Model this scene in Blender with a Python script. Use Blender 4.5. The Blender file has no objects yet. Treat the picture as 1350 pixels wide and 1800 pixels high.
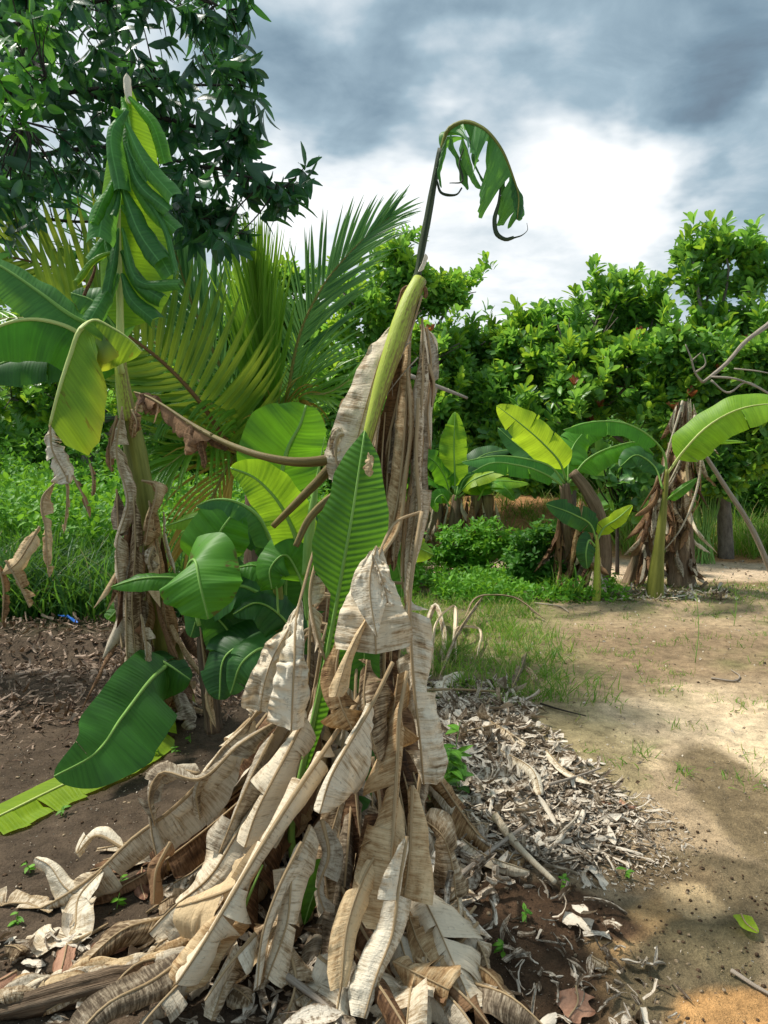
import bpy, math, random
import numpy as np
from mathutils import Vector, Matrix
rng = np.random.default_rng(7)
random.seed(7)
scene = bpy.context.scene
COL = scene.collection
PI = math.pi
# ------------------------------------------------------------------ camera model
FPX, CH = 1360.0, 1.6
PITCH = math.atan(100/FPX)
ST, CT = math.sin(PITCH), math.cos(PITCH)
def ray(px, py):
    x = (px-675)/FPX; y = -(py-900)/FPX
    return np.array([x, CT+y*ST, -ST+y*CT])
def P(px, py, Y):
    d = ray(px, py)
    return np.array([0, 0, CH]) + d*(Y/d[1])
# ------------------------------------------------------------------ noise
def _hash(i, j, s):
    n = (i.astype(np.int64)*374761393 + j.astype(np.int64)*668265263 + s*1442695041) & 0xffffffff
    n = ((n ^ (n >> 13))*1274126177) & 0xffffffff
    return ((n ^ (n >> 16)) & 0xffff)/65535.0
def vnoise(x, y, s=0):
    x = np.asarray(x, float); y = np.asarray(y, float)
    i = np.floor(x); j = np.floor(y); fx = x-i; fy = y-j
    fx = fx*fx*(3-2*fx); fy = fy*fy*(3-2*fy)
    a = _hash(i, j, s); b = _hash(i+1, j, s); c = _hash(i, j+1, s); d = _hash(i+1, j+1, s)
    return (a*(1-fx)+b*fx)*(1-fy)+(c*(1-fx)+d*fx)*fy
def fbm(x, y, s=0, o=4):
    v = 0; a = .5; t = 0
    for k in range(o):
        v = v+a*vnoise(x*2**k, y*2**k, s+k*17); t += a; a *= .5
    return v/t
def sstep(a, b, x):
    t = np.clip((np.asarray(x, float)-a)/(b-a), 0, 1)
    return t*t*(3-2*t)
# ------------------------------------------------------------------ terrain
def gau(x, y, cx, cy, rx, ry=None, rot=0):
    ry = ry or rx
    dx = x-cx; dy = y-cy
    c, s = math.cos(rot), math.sin(rot)
    u = (dx*c+dy*s)/rx; v = (-dx*s+dy*c)/ry
    return np.exp(-(u*u+v*v))
def H(x, y):
    x = np.asarray(x, float); y = np.asarray(y, float)
    h = .03*(fbm(x*1.1, y*1.1, 3)-.5) + .014*(fbm(x*6, y*6, 5, 3)-.5)
    h = h + .13*gau(x, y, -.1, 3.0, .85, .8)            # mound round the big plant
    h = h + .05*gau(x, y, .9, 3.9, .8, 1.1)
    h = h - .22*gau(x, y, -3.2, 6.2, 1.5, .35)           # hollow on the left
    h = h + .07*gau(x, y, -1.2, 4.7, .6, .5)
    h = h + .08*gau(x, y, 3.1, 8.9, 1.4, .7)
    bank = sstep(12.2, 15.5, y+.8*np.sin(x*.7)+.5*fbm(x, y, 9))
    h = h + bank*(.75+.25*fbm(x*.4, y*.4, 21))
    h = h - .02*sstep(1.3, 2.2, x)*(y < 8)
    return h
def G(px, py, dz=0.0):
    d = ray(px, py); t = 1.0
    o = np.array([0, 0, CH]); 
    for k in range(60):
        p = o+d*t
        g = float(H(p[0], p[1]))
        t += (p[2]-g)/max(1e-3, -d[2])*.8
        if t > 400: break
    p = o+d*t
    return np.array([p[0], p[1], float(H(p[0], p[1]))+dz])
# ------------------------------------------------------------------ mesh builder (quads only)
class MB:
    def __init__(s): s.V = []; s.F = []; s.A = []; s.M = []; s.n = 0
    def add(s, V, F, A, m=0):
        V = np.asarray(V, float).reshape(-1, 3); F = np.asarray(F, int).reshape(-1, 4)
        A = np.asarray(A, float).reshape(-1, 3)
        s.V.append(V); s.F.append(F+s.n); s.A.append(A); s.M.append(np.full(len(F), m)); s.n += len(V)
    def grid(s, X, A, wrap=False, m=0):
        r, c = X.shape[:2]
        idx = np.arange(r*c).reshape(r, c)
        if wrap: idx = np.concatenate([idx, idx[:, :1]], 1)
        F = np.stack([idx[:-1, :-1], idx[1:, :-1], idx[1:, 1:], idx[:-1, 1:]], -1).reshape(-1, 4)
        s.add(X.reshape(-1, 3), F, A.reshape(-1, 3), m)
    def build(s, name, mats, parent=None, origin=None, smooth=True):
        if not isinstance(mats, (list, tuple)): mats = [mats]
        V = np.concatenate(s.V); F = np.concatenate(s.F); A = np.concatenate(s.A); M = np.concatenate(s.M)
        if origin is None:
            origin = np.array(parent['_o']) if parent is not None else np.zeros(3)
        V = V-origin
        me = bpy.data.meshes.new(name)
        me.vertices.add(len(V)); me.vertices.foreach_set('co', V.astype(np.float32).ravel())
        me.loops.add(len(F)*4); me.loops.foreach_set('vertex_index', F.astype(np.int32).ravel())
        me.polygons.add(len(F)); me.polygons.foreach_set('loop_start', np.arange(0, len(F)*4, 4, dtype=np.int32))
        me.polygons.foreach_set('use_smooth', np.full(len(F), smooth))
        me.polygons.foreach_set('material_index', M.astype(np.int32))
        for m in mats: me.materials.append(m)
        me.update(calc_edges=True)
        at = me.attributes.new('uvw', 'FLOAT_VECTOR', 'POINT')
        at.data.foreach_set('vector', A.astype(np.float32).ravel())
        o = bpy.data.objects.new(name, me); COL.objects.link(o)
        if parent is not None:
            o.parent = parent; o['_o'] = list(map(float, origin))
        else:
            o.location = origin; o['_o'] = list(map(float, origin))
        return o
def tag(o, label, cat, group=None, kind=None):
    o['label'] = label; o['category'] = cat
    if group: o['group'] = group
    if kind: o['kind'] = kind
    return o
def thing(name, loc, label, cat, group=None):
    o = bpy.data.objects.new(name, None); COL.objects.link(o)
    o.empty_display_size = .1
    o.location = loc; o['_o'] = list(map(float, loc))
    return tag(o, label, cat, group)
# ------------------------------------------------------------------ curves
def cr(pts, n):
    p = np.asarray(pts, float)
    if len(p) == 2: p = np.array([p[0], (p[0]+p[1])/2, p[1]])
    d = np.r_[0, np.cumsum(np.maximum(1e-6, np.linalg.norm(np.diff(p[:, :3], axis=0), axis=1)))]
    m = np.gradient(p, d, axis=0)
    t = np.linspace(0, d[-1], n); k = np.clip(np.searchsorted(d, t, 'right')-1, 0, len(d)-2)
    h = d[k+1]-d[k]; s = ((t-d[k])/h)[:, None]; h = h[:, None]
    return (2*s**3-3*s**2+1)*p[k]+(s**3-2*s**2+s)*h*m[k]+(-2*s**3+3*s**2)*p[k+1]+(s**3-s**2)*h*m[k+1]
def nrm(v): return v/np.maximum(1e-9, np.linalg.norm(v, axis=-1, keepdims=True))
def frame(C, N0):
    T = nrm(np.gradient(C, axis=0))
    N0 = np.broadcast_to(np.asarray(N0, float), C.shape)
    N = nrm(N0-(N0*T).sum(1, keepdims=True)*T)
    B = np.cross(T, N)
    return T, N, B
def tube(mb, pts, rad, n=24, k=8, squash=1.0, N0=(0, -1, .15), rnd=None, rough=0, m=0, cap=True, smooth_pts=True):
    pts = np.asarray(pts, float)
    rad = np.atleast_1d(np.asarray(rad, float))
    C = cr(pts, n) if smooth_pts else pts
    n = len(C)
    R = np.interp(np.linspace(0, 1, n), np.linspace(0, 1, len(rad)), rad) if len(rad) > 1 else np.full(n, rad[0])
    if cap:
        C = np.concatenate([C[:1], C, C[-1:]]); R = np.r_[1e-5, R, 1e-5]
        C[0] -= 1e-5*(C[2]-C[1]); C[-1] += 1e-5*(C[-2]-C[-3])
        n += 2
    T, N, B = frame(C, N0)
    a = np.linspace(0, 2*PI, k, endpoint=False)
    L = np.r_[0, np.cumsum(np.linalg.norm(np.diff(C, axis=0), axis=1))]
    rr = R[:, None]*np.ones((1, k))
    if rough:
        ph = rng.random()*50
        rr = rr*(1+rough*(fbm(L[:, None]*9+ph, np.sin(a)[None]*2+3, 11)-.5)*2 + rough*.6*np.sin(a*5+ph)[None])
    X = C[:, None]+rr[..., None]*(np.cos(a)[None, :, None]*B[:, None]+squash*np.sin(a)[None, :, None]*N[:, None])
    rnd = rng.random() if rnd is None else rnd
    A = np.stack([L[:, None]+0*a, (a/(2*PI))[None]+0*L[:, None], np.full((n, k), rnd)], -1)
    mb.grid(X, A, wrap=True, m=m)
# ------------------------------------------------------------------ big leaf blade
def prof_banana(t):
    return np.minimum(1, np.maximum(t, 0)/.10)**.6*np.minimum(1, np.maximum(1-t, 0)/.38)**.62
def prof_round(t):
    return np.minimum(1, np.maximum(t, 0)/.12)**.5*np.minimum(1, np.maximum(1-t, 0)/.45)**.55
def prof_strap(t):
    return np.minimum(1, np.maximum(t, 0)/.2)**.7*np.minimum(1, np.maximum(1-t, 0)/.18)**.5
def prof_torn(t): return np.interp(t, [0, .06, .25, .9, 1], [.15, .6, 1., .88, .55])
def prof_tri(t): return np.interp(t, [0, .08, .5, .93, 1], [.06, .22, .72, 1., .96])
def prof_spread(t):
    return (.25+.75*sstep(0, .55, t))*np.minimum(1, np.maximum(1-t, 0)/.15)**.4
def blade(mb, pts, hw, N0=(0, -1, .25), ang=(0, 0), curl=(0, 0), grav=0., tears=0, spread=.3, wave=.0,
          crink=0., slant=.15, ragged=.04, t0=0., t1=1., prof=prof_banana, n=40, m=8, shrink=0., cone=0., rnd=None,
          twist=0., droptip=0.0, sls=0.):
    """hw: half width or (left,right) in metres; angles in degrees; curl in radians across the half blade"""
    NS = 160
    C = cr(pts, NS); T, N, B = frame(C, N0)
    L = np.r_[0, np.cumsum(np.linalg.norm(np.diff(C, axis=0), axis=1))]
    if twist:
        th = np.linspace(0, twist, NS)[:, None]
        N, B = N*np.cos(th)+B*np.sin(th), B*np.cos(th)-N*np.sin(th)
    ts = np.linspace(0, 1, NS)
    hw = (hw, hw) if np.isscalar(hw) else hw
    rnd = rng.random() if rnd is None else rnd
    for si, s in enumerate((-1, 1)):
        W = hw[si]
        if W <= 0: continue
        cuts = np.sort(rng.uniform(.05, .95, tears)) if tears else np.array([])
        ed = np.r_[0, cuts, 1]
        phn = rng.random(6)*40
        for j in range(len(ed)-1):
            a, b = ed[j], ed[j+1]
            if b-a < .012: continue
            c = max(3, int(round((b-a)*n))+1)
            x = np.linspace(0, 1, c)
            tb = a+(b-a)*x
            t = t0+(t1-t0)*tb
            def ip(Q): return np.stack([np.interp(t, ts, Q[:, k]) for k in range(3)], 1)
            c0 = ip(C); Tt = nrm(ip(T)); Nt = nrm(ip(N)); Bt = nrm(ip(B)); Lt = np.interp(t, ts, L)
            rg_ = .75*(fbm(tb*5+phn[0], tb*0+j, 31, 2)-.5)+.25*(fbm(Lt*30+phn[1], tb*0+j, 32, 3)-.5)
            w = W*prof(tb)*(1+ragged*4*rg_)
            if tears: w = w*rng.uniform(1-.5*ragged-.1*spread, 1.0)
            w = np.maximum(w, .0015)
            da = rng.normal(0, spread) if tears else 0
            dk = rng.normal(0, spread*1.6) if tears else 0
            sl = slant+(rng.normal(0, sls) if sls else 0)
            K = (curl[si]+dk)*(1+cone*(x-.5)*2*rng.choice([-1, 1]))
            phi0 = math.radians(ang[si])+da+wave*np.sin(tb*14+phn[1])+wave*.6*np.sin(tb*33+phn[2])
            pos = c0.copy(); rows = [pos.copy()]; At = [np.stack([Lt, 0*Lt, 0*Lt+rnd], 1)]
            for r in range(1, m+1):
                f = (r-.5)/m
                ph = phi0+K*f + crink*1.15*(fbm(Lt*14+phn[3], Lt*0+f*5+j, 41, 3)-.5)*2
                d = s*Bt*np.cos(ph)[:, None]+Nt*np.sin(ph)[:, None]+sl*Tt
                if shrink: d = d+Tt*(((.5-x)*(b-a)*L[-1]*(t1-t0)*shrink)/max(W, .02))[:, None]
                d = d+np.array([0, 0, -1.])*grav*f*1.6
                d = nrm(d)
                pos = pos+d*(w/m)[:, None]
                if crink:
                    q1 = fbm(Lt*48+phn[4], Lt*0+f*6+j*3, 51, 3)-.5
                    q2 = np.abs(fbm(Lt*17+phn[5]+f*2.2, Lt*0+f*3.1+j*5, 57, 2)-.5)*2-.35
                    pos = pos+Nt*(min(.022, crink*crink*.026)*q1+(.012*W/.1)*min(1, crink*2.2)*q2*(.3+f))[:, None]
                rows.append(pos.copy())
                At.append(np.stack([Lt, 0*Lt+s*r/m*np.maximum(.05, w/W), 0*Lt+rnd], 1))
            X = np.stack(rows, 1 if s < 0 else 1)
            A = np.stack(At, 1)
            if s > 0: X = X[:, ::-1]; A = A[:, ::-1]
            mb.grid(X[::-1] if False else X, A)
    return C
def keep_above(C, dz=.02):
    g = H(C[:, 0], C[:, 1])+dz
    C[:, 2] = np.maximum(C[:, 2], g); return C
def lift_mb(mb, dz=.006):
    for V in mb.V:
        g = H(V[:, 0], V[:, 1])+dz
        low = V[:, 2] < g
        V[low, 2] = g[low]+.012*fbm(V[low, 0]*20, V[low, 1]*20, 8, 2)
# ------------------------------------------------------------------ scatter of small leaves
def tmpl(nu=4, nv=2, shape='ovate'):
    u = np.linspace(0, 1, nu+1); v = np.linspace(-1, 1, nv+1)
    if shape == 'ovate': w = np.sin(PI*np.clip(u, 0.02, .97)**.85)**.8
    elif shape == 'obov': w = np.sin(PI*np.clip(u, 0.02, .95)**1.5)**.75*.95+.05
    elif shape == 'blade': w = np.clip(1-u, .04, 1)**.6*np.clip(u/.1+.4, 0, 1)
    else: w = .8+.2*np.sin(u*9)
    U, Vv = np.meshgrid(u, v, indexing='ij')
    return U, Vv*w[:, None]*.5, Vv
def rot_frames(D, Nh):
    X = nrm(D); Z = nrm(Nh-(Nh*X).sum(1, keepdims=True)*X); Y = np.cross(Z, X)
    return X, Y, Z
def scat(mb, pos, D, Nh, L, W, bend, fold=.25, shape='ovate', nu=4, nv=2, rnd=None, curlw=None, m=0):
    """pos (n,3); D direction; Nh normal hint; L,W,bend (n,)"""
    n = len(pos)
    U, Y, Vv = tmpl(nu, nv, shape)
    L = np.broadcast_to(L, n).astype(float); W = np.broadcast_to(W, n).astype(float); bend = np.broadcast_to(bend, n).astype(float)
    k = np.where(np.abs(bend) < 1e-3, 1e-3, bend)[:, None, None]
    lx = np.sin(k*U)/k*L[:, None, None]; lz = -(1-np.cos(k*U))/k*L[:, None, None]
    y = Y[None]*W[:, None, None]
    z2 = np.abs(y)*fold
    if curlw is not None:
        c = np.broadcast_to(curlw, n)[:, None, None]; c = np.where(np.abs(c) < 1e-3, 1e-3, c)
        hw = W[:, None, None]*.5
        y, z2 = np.sin(c*y/hw)/c*hw, (1-np.cos(c*y/hw))/c*hw
    lx = lx - z2*np.sin(k*U)*-1; lz = lz+z2*np.cos(k*U)
    X, Yv, Z = rot_frames(D, Nh)
    V = pos[:, None, None]+lx[..., None]*X[:, None, None]+y[..., None]*Yv[:, None, None]+lz[..., None]*Z[:, None, None]
    r, c = U.shape
    idx = np.arange(r*c).reshape(r, c)
    F = np.stack([idx[:-1, :-1], idx[1:, :-1], idx[1:, 1:], idx[:-1, 1:]], -1).reshape(-1, 4)
    F = (F[None]+(np.arange(n)*r*c)[:, None, None]).reshape(-1, 4)
    rnd = rng.random(n) if rnd is None else np.broadcast_to(rnd, n)
    A = np.stack([U[None]*L[:, None, None], np.broadcast_to(Vv[None], (n, r, c)), np.broadcast_to(rnd[:, None, None], (n, r, c))], -1)
    mb.add(V, F, A, m)
def rdir(n, zlo=-1, zhi=1):
    z = rng.uniform(zlo, zhi, n); a = rng.uniform(0, 2*PI, n); r = np.sqrt(np.maximum(0, 1-z*z))
    return np.stack([r*np.cos(a), r*np.sin(a), z], 1)
# ------------------------------------------------------------------ materials
def newmat(name):
    m = bpy.data.materials.new(name); m.use_nodes = True
    nt = m.node_tree; nt.nodes.clear()
    return m, nt
class NT:
    def __init__(s, nt): s.nt = nt
    def n(s, t, **k):
        x = s.nt.nodes.new(t)
        for a, b in k.items():
            if a.startswith('i_'): x.inputs[int(a[2:]) if a[2:].isdigit() else a[2:].replace('_', ' ')].default_value = b
            else: setattr(x, a, b)
        return x
    def l(s, a, b): s.nt.links.new(a, b)
    def math(s, op, a, b=None, c=None, clamp=False):
        x = s.nt.nodes.new('ShaderNodeMath'); x.operation = op; x.use_clamp = clamp
        for i, v in enumerate((a, b, c)):
            if v is None: continue
            if isinstance(v, (int, float)): x.inputs[i].default_value = v
            else: s.l(v, x.inputs[i])
        return x.outputs[0]
    def mix(s, f, a, b, bt='MIX'):
        x = s.nt.nodes.new('ShaderNodeMix'); x.data_type = 'RGBA'; x.blend_type = bt
        for sock, v in ((x.inputs[0], f), (x.inputs[6], a), (x.inputs[7], b)):
            if isinstance(v, (int, float)): sock.default_value = v
            elif isinstance(v, tuple): sock.default_value = (*v, 1)
            else: s.l(v, sock)
        return x.outputs[2]
    def ramp(s, f, stops):
        x = s.nt.nodes.new('ShaderNodeValToRGB'); e = x.color_ramp.elements
        while len(e) < len(stops): e.new(.5)
        for i, (p, c) in enumerate(stops):
            e[i].position = p; e[i].color = (*c, 1) if isinstance(c, tuple) else (c, c, c, 1)
        s.l(f, x.inputs[0]); return x.outputs[0]
    def noise(s, vec, scale, detail=3, rough=.55, dist=0):
        x = s.n('ShaderNodeTexNoise'); x.inputs['Scale'].default_value = scale; x.inputs['Detail'].default_value = detail
        x.inputs['Roughness'].default_value = rough; x.inputs['Distortion'].default_value = dist
        if vec is not None: s.l(vec, x.inputs['Vector'])
        return x.outputs[0]
    def uvw(s):
        a = s.n('ShaderNodeAttribute', attribute_name='uvw'); sp = s.n('ShaderNodeSeparateXYZ'); s.l(a.outputs['Vector'], sp.inputs[0])
        return sp.outputs
    def xyz(s, a, b, c):
        x = s.n('ShaderNodeCombineXYZ')
        for i, v in enumerate((a, b, c)):
            if isinstance(v, (int, float)): x.inputs[i].default_value = v
            else: s.l(v, x.inputs[i])
        return x.outputs[0]
def out_shader(T, color, rough=.5, spec=.4, bump=None, bstr=.3, bdist=.01, trans=0, tcol=None, sheen=0):
    p = T.n('ShaderNodeBsdfPrincipled')
    if isinstance(color, tuple): p.inputs['Base Color'].default_value = (*color, 1)
    else: T.l(color, p.inputs['Base Color'])
    if isinstance(rough, (int, float)): p.inputs['Roughness'].default_value = rough
    else: T.l(rough, p.inputs['Roughness'])
    p.inputs['Specular IOR Level'].default_value = spec
    nrmo = None
    if bump is not None:
        b = T.n('ShaderNodeBump'); b.inputs['Strength'].default_value = bstr; b.inputs['Distance'].default_value = bdist
        T.l(bump, b.inputs['Height']); nrmo = b.outputs[0]; T.l(nrmo, p.inputs['Normal'])
    o = T.n('ShaderNodeOutputMaterial'); sh = p.outputs[0]
    if trans:
        t = T.n('ShaderNodeBsdfTranslucent')
        tc = tcol if tcol is not None else color
        if isinstance(tc, tuple): t.inputs[0].default_value = (*tc, 1)
        else: T.l(tc, t.inputs[0])
        if nrmo: T.l(nrmo, t.inputs['Normal'])
        mx = T.n('ShaderNodeMixShader'); mx.inputs[0].default_value = trans
        T.l(sh, mx.inputs[1]); T.l(t.outputs[0], mx.inputs[2]); sh = mx.outputs[0]
    T.l(sh, o.inputs[0])
def M_banana(name, dark, light, trans=.4, tc=(.35, .6, .03), rough=.5, under=None, yellow=.0, brown=0., corr=.55):
    m, nt = newmat(name); T = NT(nt); u, v, r = T.uvw()
    av = T.math('ABSOLUTE', v)
    lat = T.math('ADD', u, T.math('MULTIPLY', av, -.02))
    vein = T.noise(T.xyz(T.math('MULTIPLY', lat, 60.), T.math('MULTIPLY', v, .5), T.math('MULTIPLY', r, 31)), 1., 3, .6)
    wv = T.math('SINE', T.math('MULTIPLY', lat, 300.))
    big = T.noise(T.xyz(T.math('MULTIPLY', u, 5.), T.math('MULTIPLY', v, 1.3), T.math('MULTIPLY', r, 77)), 1., 3)
    f = T.math('ADD', T.math('MULTIPLY', vein, .75), T.math('MULTIPLY', big, .75))
    f = T.math('ADD', f, T.math('MULTIPLY', wv, .045*corr))
    f = T.math('ADD', f, T.math('MULTIPLY', T.math('SUBTRACT', r, .5), .3))
    f = T.math('MULTIPLY_ADD', f, 1.6, -.75, clamp=True)
    c = T.mix(f, dark, light)
    if under:
        g = T.n('ShaderNodeNewGeometry')
        c = T.mix(T.math('MULTIPLY', g.outputs['Backfacing'], .85), c, T.mix(vein, tuple(x*.8 for x in under), under))
    if yellow:
        yf = T.math('MULTIPLY', T.math('GREATER_THAN', T.math('ADD', av, T.math('MULTIPLY', big, .9)), 1.28), yellow)
        yf = T.math('MULTIPLY', T.ramp(T.math('ADD', av, T.math('MULTIPLY', big, .9)), [(0.0, 0.), (.5, 0.), (1., 1.)]), yellow)
        sm = T.n('ShaderNodeMapRange'); sm.inputs[1].default_value = .95; sm.inputs[2].default_value = 1.4
        T.l(T.math('ADD', av, T.math('MULTIPLY', big, .9)), sm.inputs[0]); yf = T.math('MULTIPLY', sm.outputs[0], yellow)
        c = T.mix(yf, c, (.45, .42, .03))
    # pale midline and thin pale margin
    ml = T.n('ShaderNodeMapRange'); ml.inputs[1].default_value = .05; ml.inputs[2].default_value = .0; T.l(av, ml.inputs[0])
    c = T.mix(T.math('MULTIPLY', ml.outputs[0], .7), c, tuple(min(1, x*1.6+.05) for x in light))
    if brown:
        bn = T.noise(T.xyz(T.math('MULTIPLY', u, 9.), T.math('MULTIPLY', v, .9), T.math('MULTIPLY', r, 13)), 1.3, 4, .65)
        sm = T.n('ShaderNodeMapRange'); sm.inputs[1].default_value = .68-brown*.1; sm.inputs[2].default_value = .72-brown*.1; T.l(bn, sm.inputs[0])
        c = T.mix(sm.outputs[0], c, (.12, .06, .015))
    bh = T.math('ADD', T.math('MULTIPLY', wv, .25*corr), T.math('MULTIPLY', vein, 1.3))
    tcol = T.mix(.55, c, tc, 'MIX')
    tcol = T.mix(1., tcol, T.mix(f, (.8, .8, .8), (1.25, 1.25, 1.25)), 'MULTIPLY')
    out_shader(T, c, rough, .45, bh, .5, .004, trans, tcol)
    return m
def M_dry(name, pale, mid, dark, trans=.12, contrast=1.0, fibre=45., tint=None):
    m, nt = newmat(name); T = NT(nt); u, v, r = T.uvw()
    rr = T.math('MULTIPLY', r, 57)
    st = T.noise(T.xyz(T.math('MULTIPLY', u, fibre*2.6), T.math('MULTIPLY', v, 1.3), rr), 1., 5, .72, .3)
    st2 = T.noise(T.xyz(T.math('MULTIPLY', u, fibre*6), T.math('MULTIPLY', v, 3.), rr), 1., 2, .6)
    big = T.noise(T.xyz(T.math('MULTIPLY', u, 6.), T.math('MULTIPLY', v, 1.6), rr), 1., 4, .6)
    f = T.math('ADD', T.math('MULTIPLY', st, .72), T.math('MULTIPLY', big, .58))
    f = T.math('ADD', f, T.math('MULTIPLY', st2, .15))
    f = T.math('ADD', f, T.math('MULTIPLY', T.math('SUBTRACT', r, .5), .28))
    f = T.math('MULTIPLY_ADD', T.math('SUBTRACT', f, .73), 3.4*contrast, .60, clamp=True)
    c = T.ramp(f, [(0., dark), (.42, mid), (.8, pale), (1., tuple(min(1, x*1.12) for x in pale))])
    av = T.math('ABSOLUTE', v)
    ed = T.n('ShaderNodeMapRange'); ed.inputs[1].default_value = .82; ed.inputs[2].default_value = 1.02; T.l(T.math('ADD', av, T.math('MULTIPLY', T.math('SUBTRACT', big, .5), .5)), ed.inputs[0])
    c = T.mix(T.math('MULTIPLY', ed.outputs[0], .6), c, tuple(a_*.55+b_*.45 for a_, b_ in zip(dark, (mid[0]*1.1, mid[1]*.85, mid[2]*.6))))
    # mould specks
    sp = T.noise(T.xyz(T.math('MULTIPLY', u, 70.), T.math('MULTIPLY', v, 9.), rr), 1., 3, .6)
    sm = T.n('ShaderNodeMapRange'); sm.inputs[1].default_value = .62; sm.inputs[2].default_value = .75; T.l(sp, sm.inputs[0])
    c = T.mix(T.math('MULTIPLY', sm.outputs[0], .5), c, tuple(x*.6 for x in dark))
    g = T.n('ShaderNodeNewGeometry')
    c = T.mix(T.math('MULTIPLY', g.outputs['Backfacing'], .35), c, mid)
    bh = T.math('ADD', T.math('MULTIPLY', st, 1.2), T.math('ADD', T.math('MULTIPLY', st2, .6), sp))
    out_shader(T, c, .75, .25, bh, .6, .006, trans, T.mix(.5, c, (.5, .3, .1)))
    return m
def M_leaf(name, dark, light, trans=.35, tc=(.3, .55, .04), rough=.4, spec=.5, under=None, extra=None):
    """small leaves: varies with the leaf's own random number"""
    m, nt = newmat(name); T = NT(nt); u, v, r = T.uvw()
    g = T.n('ShaderNodeNewGeometry')
    big = T.noise(g.outputs['Position'], 1.3, 2)
    f = T.math('ADD', T.math('MULTIPLY', r, .8), T.math('MULTIPLY', T.math('SUBTRACT', big, .5), 2.4), clamp=True)
    c = T.mix(f, dark, light)
    av = T.math('ABSOLUTE', v)
    ml = T.n('ShaderNodeMapRange'); ml.inputs[1].default_value = .18; ml.inputs[2].default_value = .0; T.l(av, ml.inputs[0])
    c = T.mix(T.math('MULTIPLY', ml.outputs[0], .45), c, tuple(min(1, x*1.5+.02) for x in light))
    if extra:
        col, thr = extra
        ef = T.math('GREATER_THAN', r, thr)
        c = T.mix(ef, c, col)
    if under: c = T.mix(T.math('MULTIPLY', g.outputs['Backfacing'], .8), c, under)
    bn = T.noise(T.xyz(T.math('MULTIPLY', u, 30.), T.math('MULTIPLY', v, 1.), T.math('MULTIPLY', r, 99)), 3., 2)
    out_shader(T, c, rough, spec, bn, .25, .005, trans, T.mix(.6, c, tc))
    return m
def M_wood(name, a, b, scale=20, lng=4., rough=.8, bs=.6):
    m, nt = newmat(name); T = NT(nt); u, v, r = T.uvw()
    ang = T.math('MULTIPLY', v, 6.28318)
    vec = T.xyz(T.math('MULTIPLY', u, lng), T.math('MULTIPLY', T.math('SINE', ang), 1.), T.math('ADD', T.math('COSINE', ang), T.math('MULTIPLY', r, 40)))
    n1 = T.noise(vec, scale*.15, 5, .65); n2 = T.noise(vec, scale, 3)
    f = T.math('MULTIPLY_ADD', T.math('ADD', T.math('MULTIPLY', n1, .7), T.math('MULTIPLY', n2, .3)), 3., -1., clamp=True)
    c = T.mix(f, a, b)
    out_shader(T, c, rough, .25, T.math('ADD', n1, n2), bs, .01)
    return m
MAT = {}
MAT['ban_mid'] = M_banana('banana leaf mid green', (.035, .15, .010), (.10, .34, .022), .45, (.34, .72, .02), under=(.12, .25, .09))
MAT['ban_dark'] = M_banana('banana leaf dark green', (.015, .075, .014), (.05, .19, .028), .33, (.18, .48, .03), under=(.10, .20, .12))
MAT['ban_blue'] = M_banana('banana leaf blue green', (.04, .15, .035), (.11, .32, .07), .38, (.28, .62, .03), under=(.10, .24, .15))
MAT['ban_lite'] = M_banana('banana leaf lime green', (.10, .30, .015), (.27, .54, .03), .52, (.6, .86, .03), under=(.28, .45, .12))
MAT['ban_bright'] = M_banana('banana leaf yellow lime', (.28, .47, .02), (.48, .70, .03), .55, (.72, .9, .04), under=(.4, .55, .1))
MAT['ban_yel'] = M_banana('banana leaf yellowing', (.06, .20, .012), (.20, .42, .03), .48, (.6, .75, .03), under=(.2, .32, .08), yellow=.95, brown=.6)
MAT['ban_torn'] = M_banana('banana leaf green with dry patch', (.035, .14, .01), (.11, .33, .025), .38, (.25, .55, .03), under=(.13, .26, .1), brown=.0, corr=2.6)
MAT['ban_spot'] = M_banana('banana leaf spotted', (.05, .22, .012), (.13, .38, .025), .42, (.35, .7, .03), under=(.2, .32, .1), brown=1.0)
MAT['mid_green'] = M_wood('midrib green', (.16, .34, .06), (.30, .50, .12), 10, 3., .45, .2)
MAT['mid_pale'] = M_wood('midrib yellow green', (.42, .50, .12), (.66, .72, .28), 10, 3., .45, .2)
MAT['mid_dry'] = M_wood('midrib straw', (.30, .19, .085), (.62, .47, .28), 14, 2., .7, .5)
MAT['mid_brown'] = M_wood('petiole olive brown', (.08, .05, .012), (.27, .21, .06), 10, 2., .5, .3)
MAT['dry'] = M_dry('dry leaf tan', (.73, .62, .45), (.42, .305, .18), (.095, .056, .026))
MAT['dry_pale'] = M_dry('dry leaf pale', (.79, .70, .54), (.54, .43, .285), (.14, .09, .045), .12, 1.05)
MAT['dry_warm'] = M_dry('dry leaf orange brown', (.70, .52, .30), (.42, .26, .12), (.12, .055, .02), .15, .75)
MAT['dry_brown'] = M_dry('dry leaf dark brown', (.28, .16, .08), (.13, .065, .03), (.04, .02, .01), .15)
MAT['dry_grey'] = M_dry('dry leaf grey brown', (.50, .43, .32), (.27, .21, .14), (.08, .056, .034), .08)
MAT['litter'] = M_dry('litter mixed', (.70, .62, .50), (.40, .32, .23), (.11, .075, .045), .05, 1.6, 20.)
MAT['litter_l'] = M_dry('litter brown pink', (.46, .34, .25), (.24, .155, .10), (.07, .04, .025), .05, 1.3, 20.)
MAT['litter_red'] = M_dry('litter russet leaf', (.40, .22, .14), (.28, .14, .085), (.12, .055, .03), .05, .7, 10.)
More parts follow.
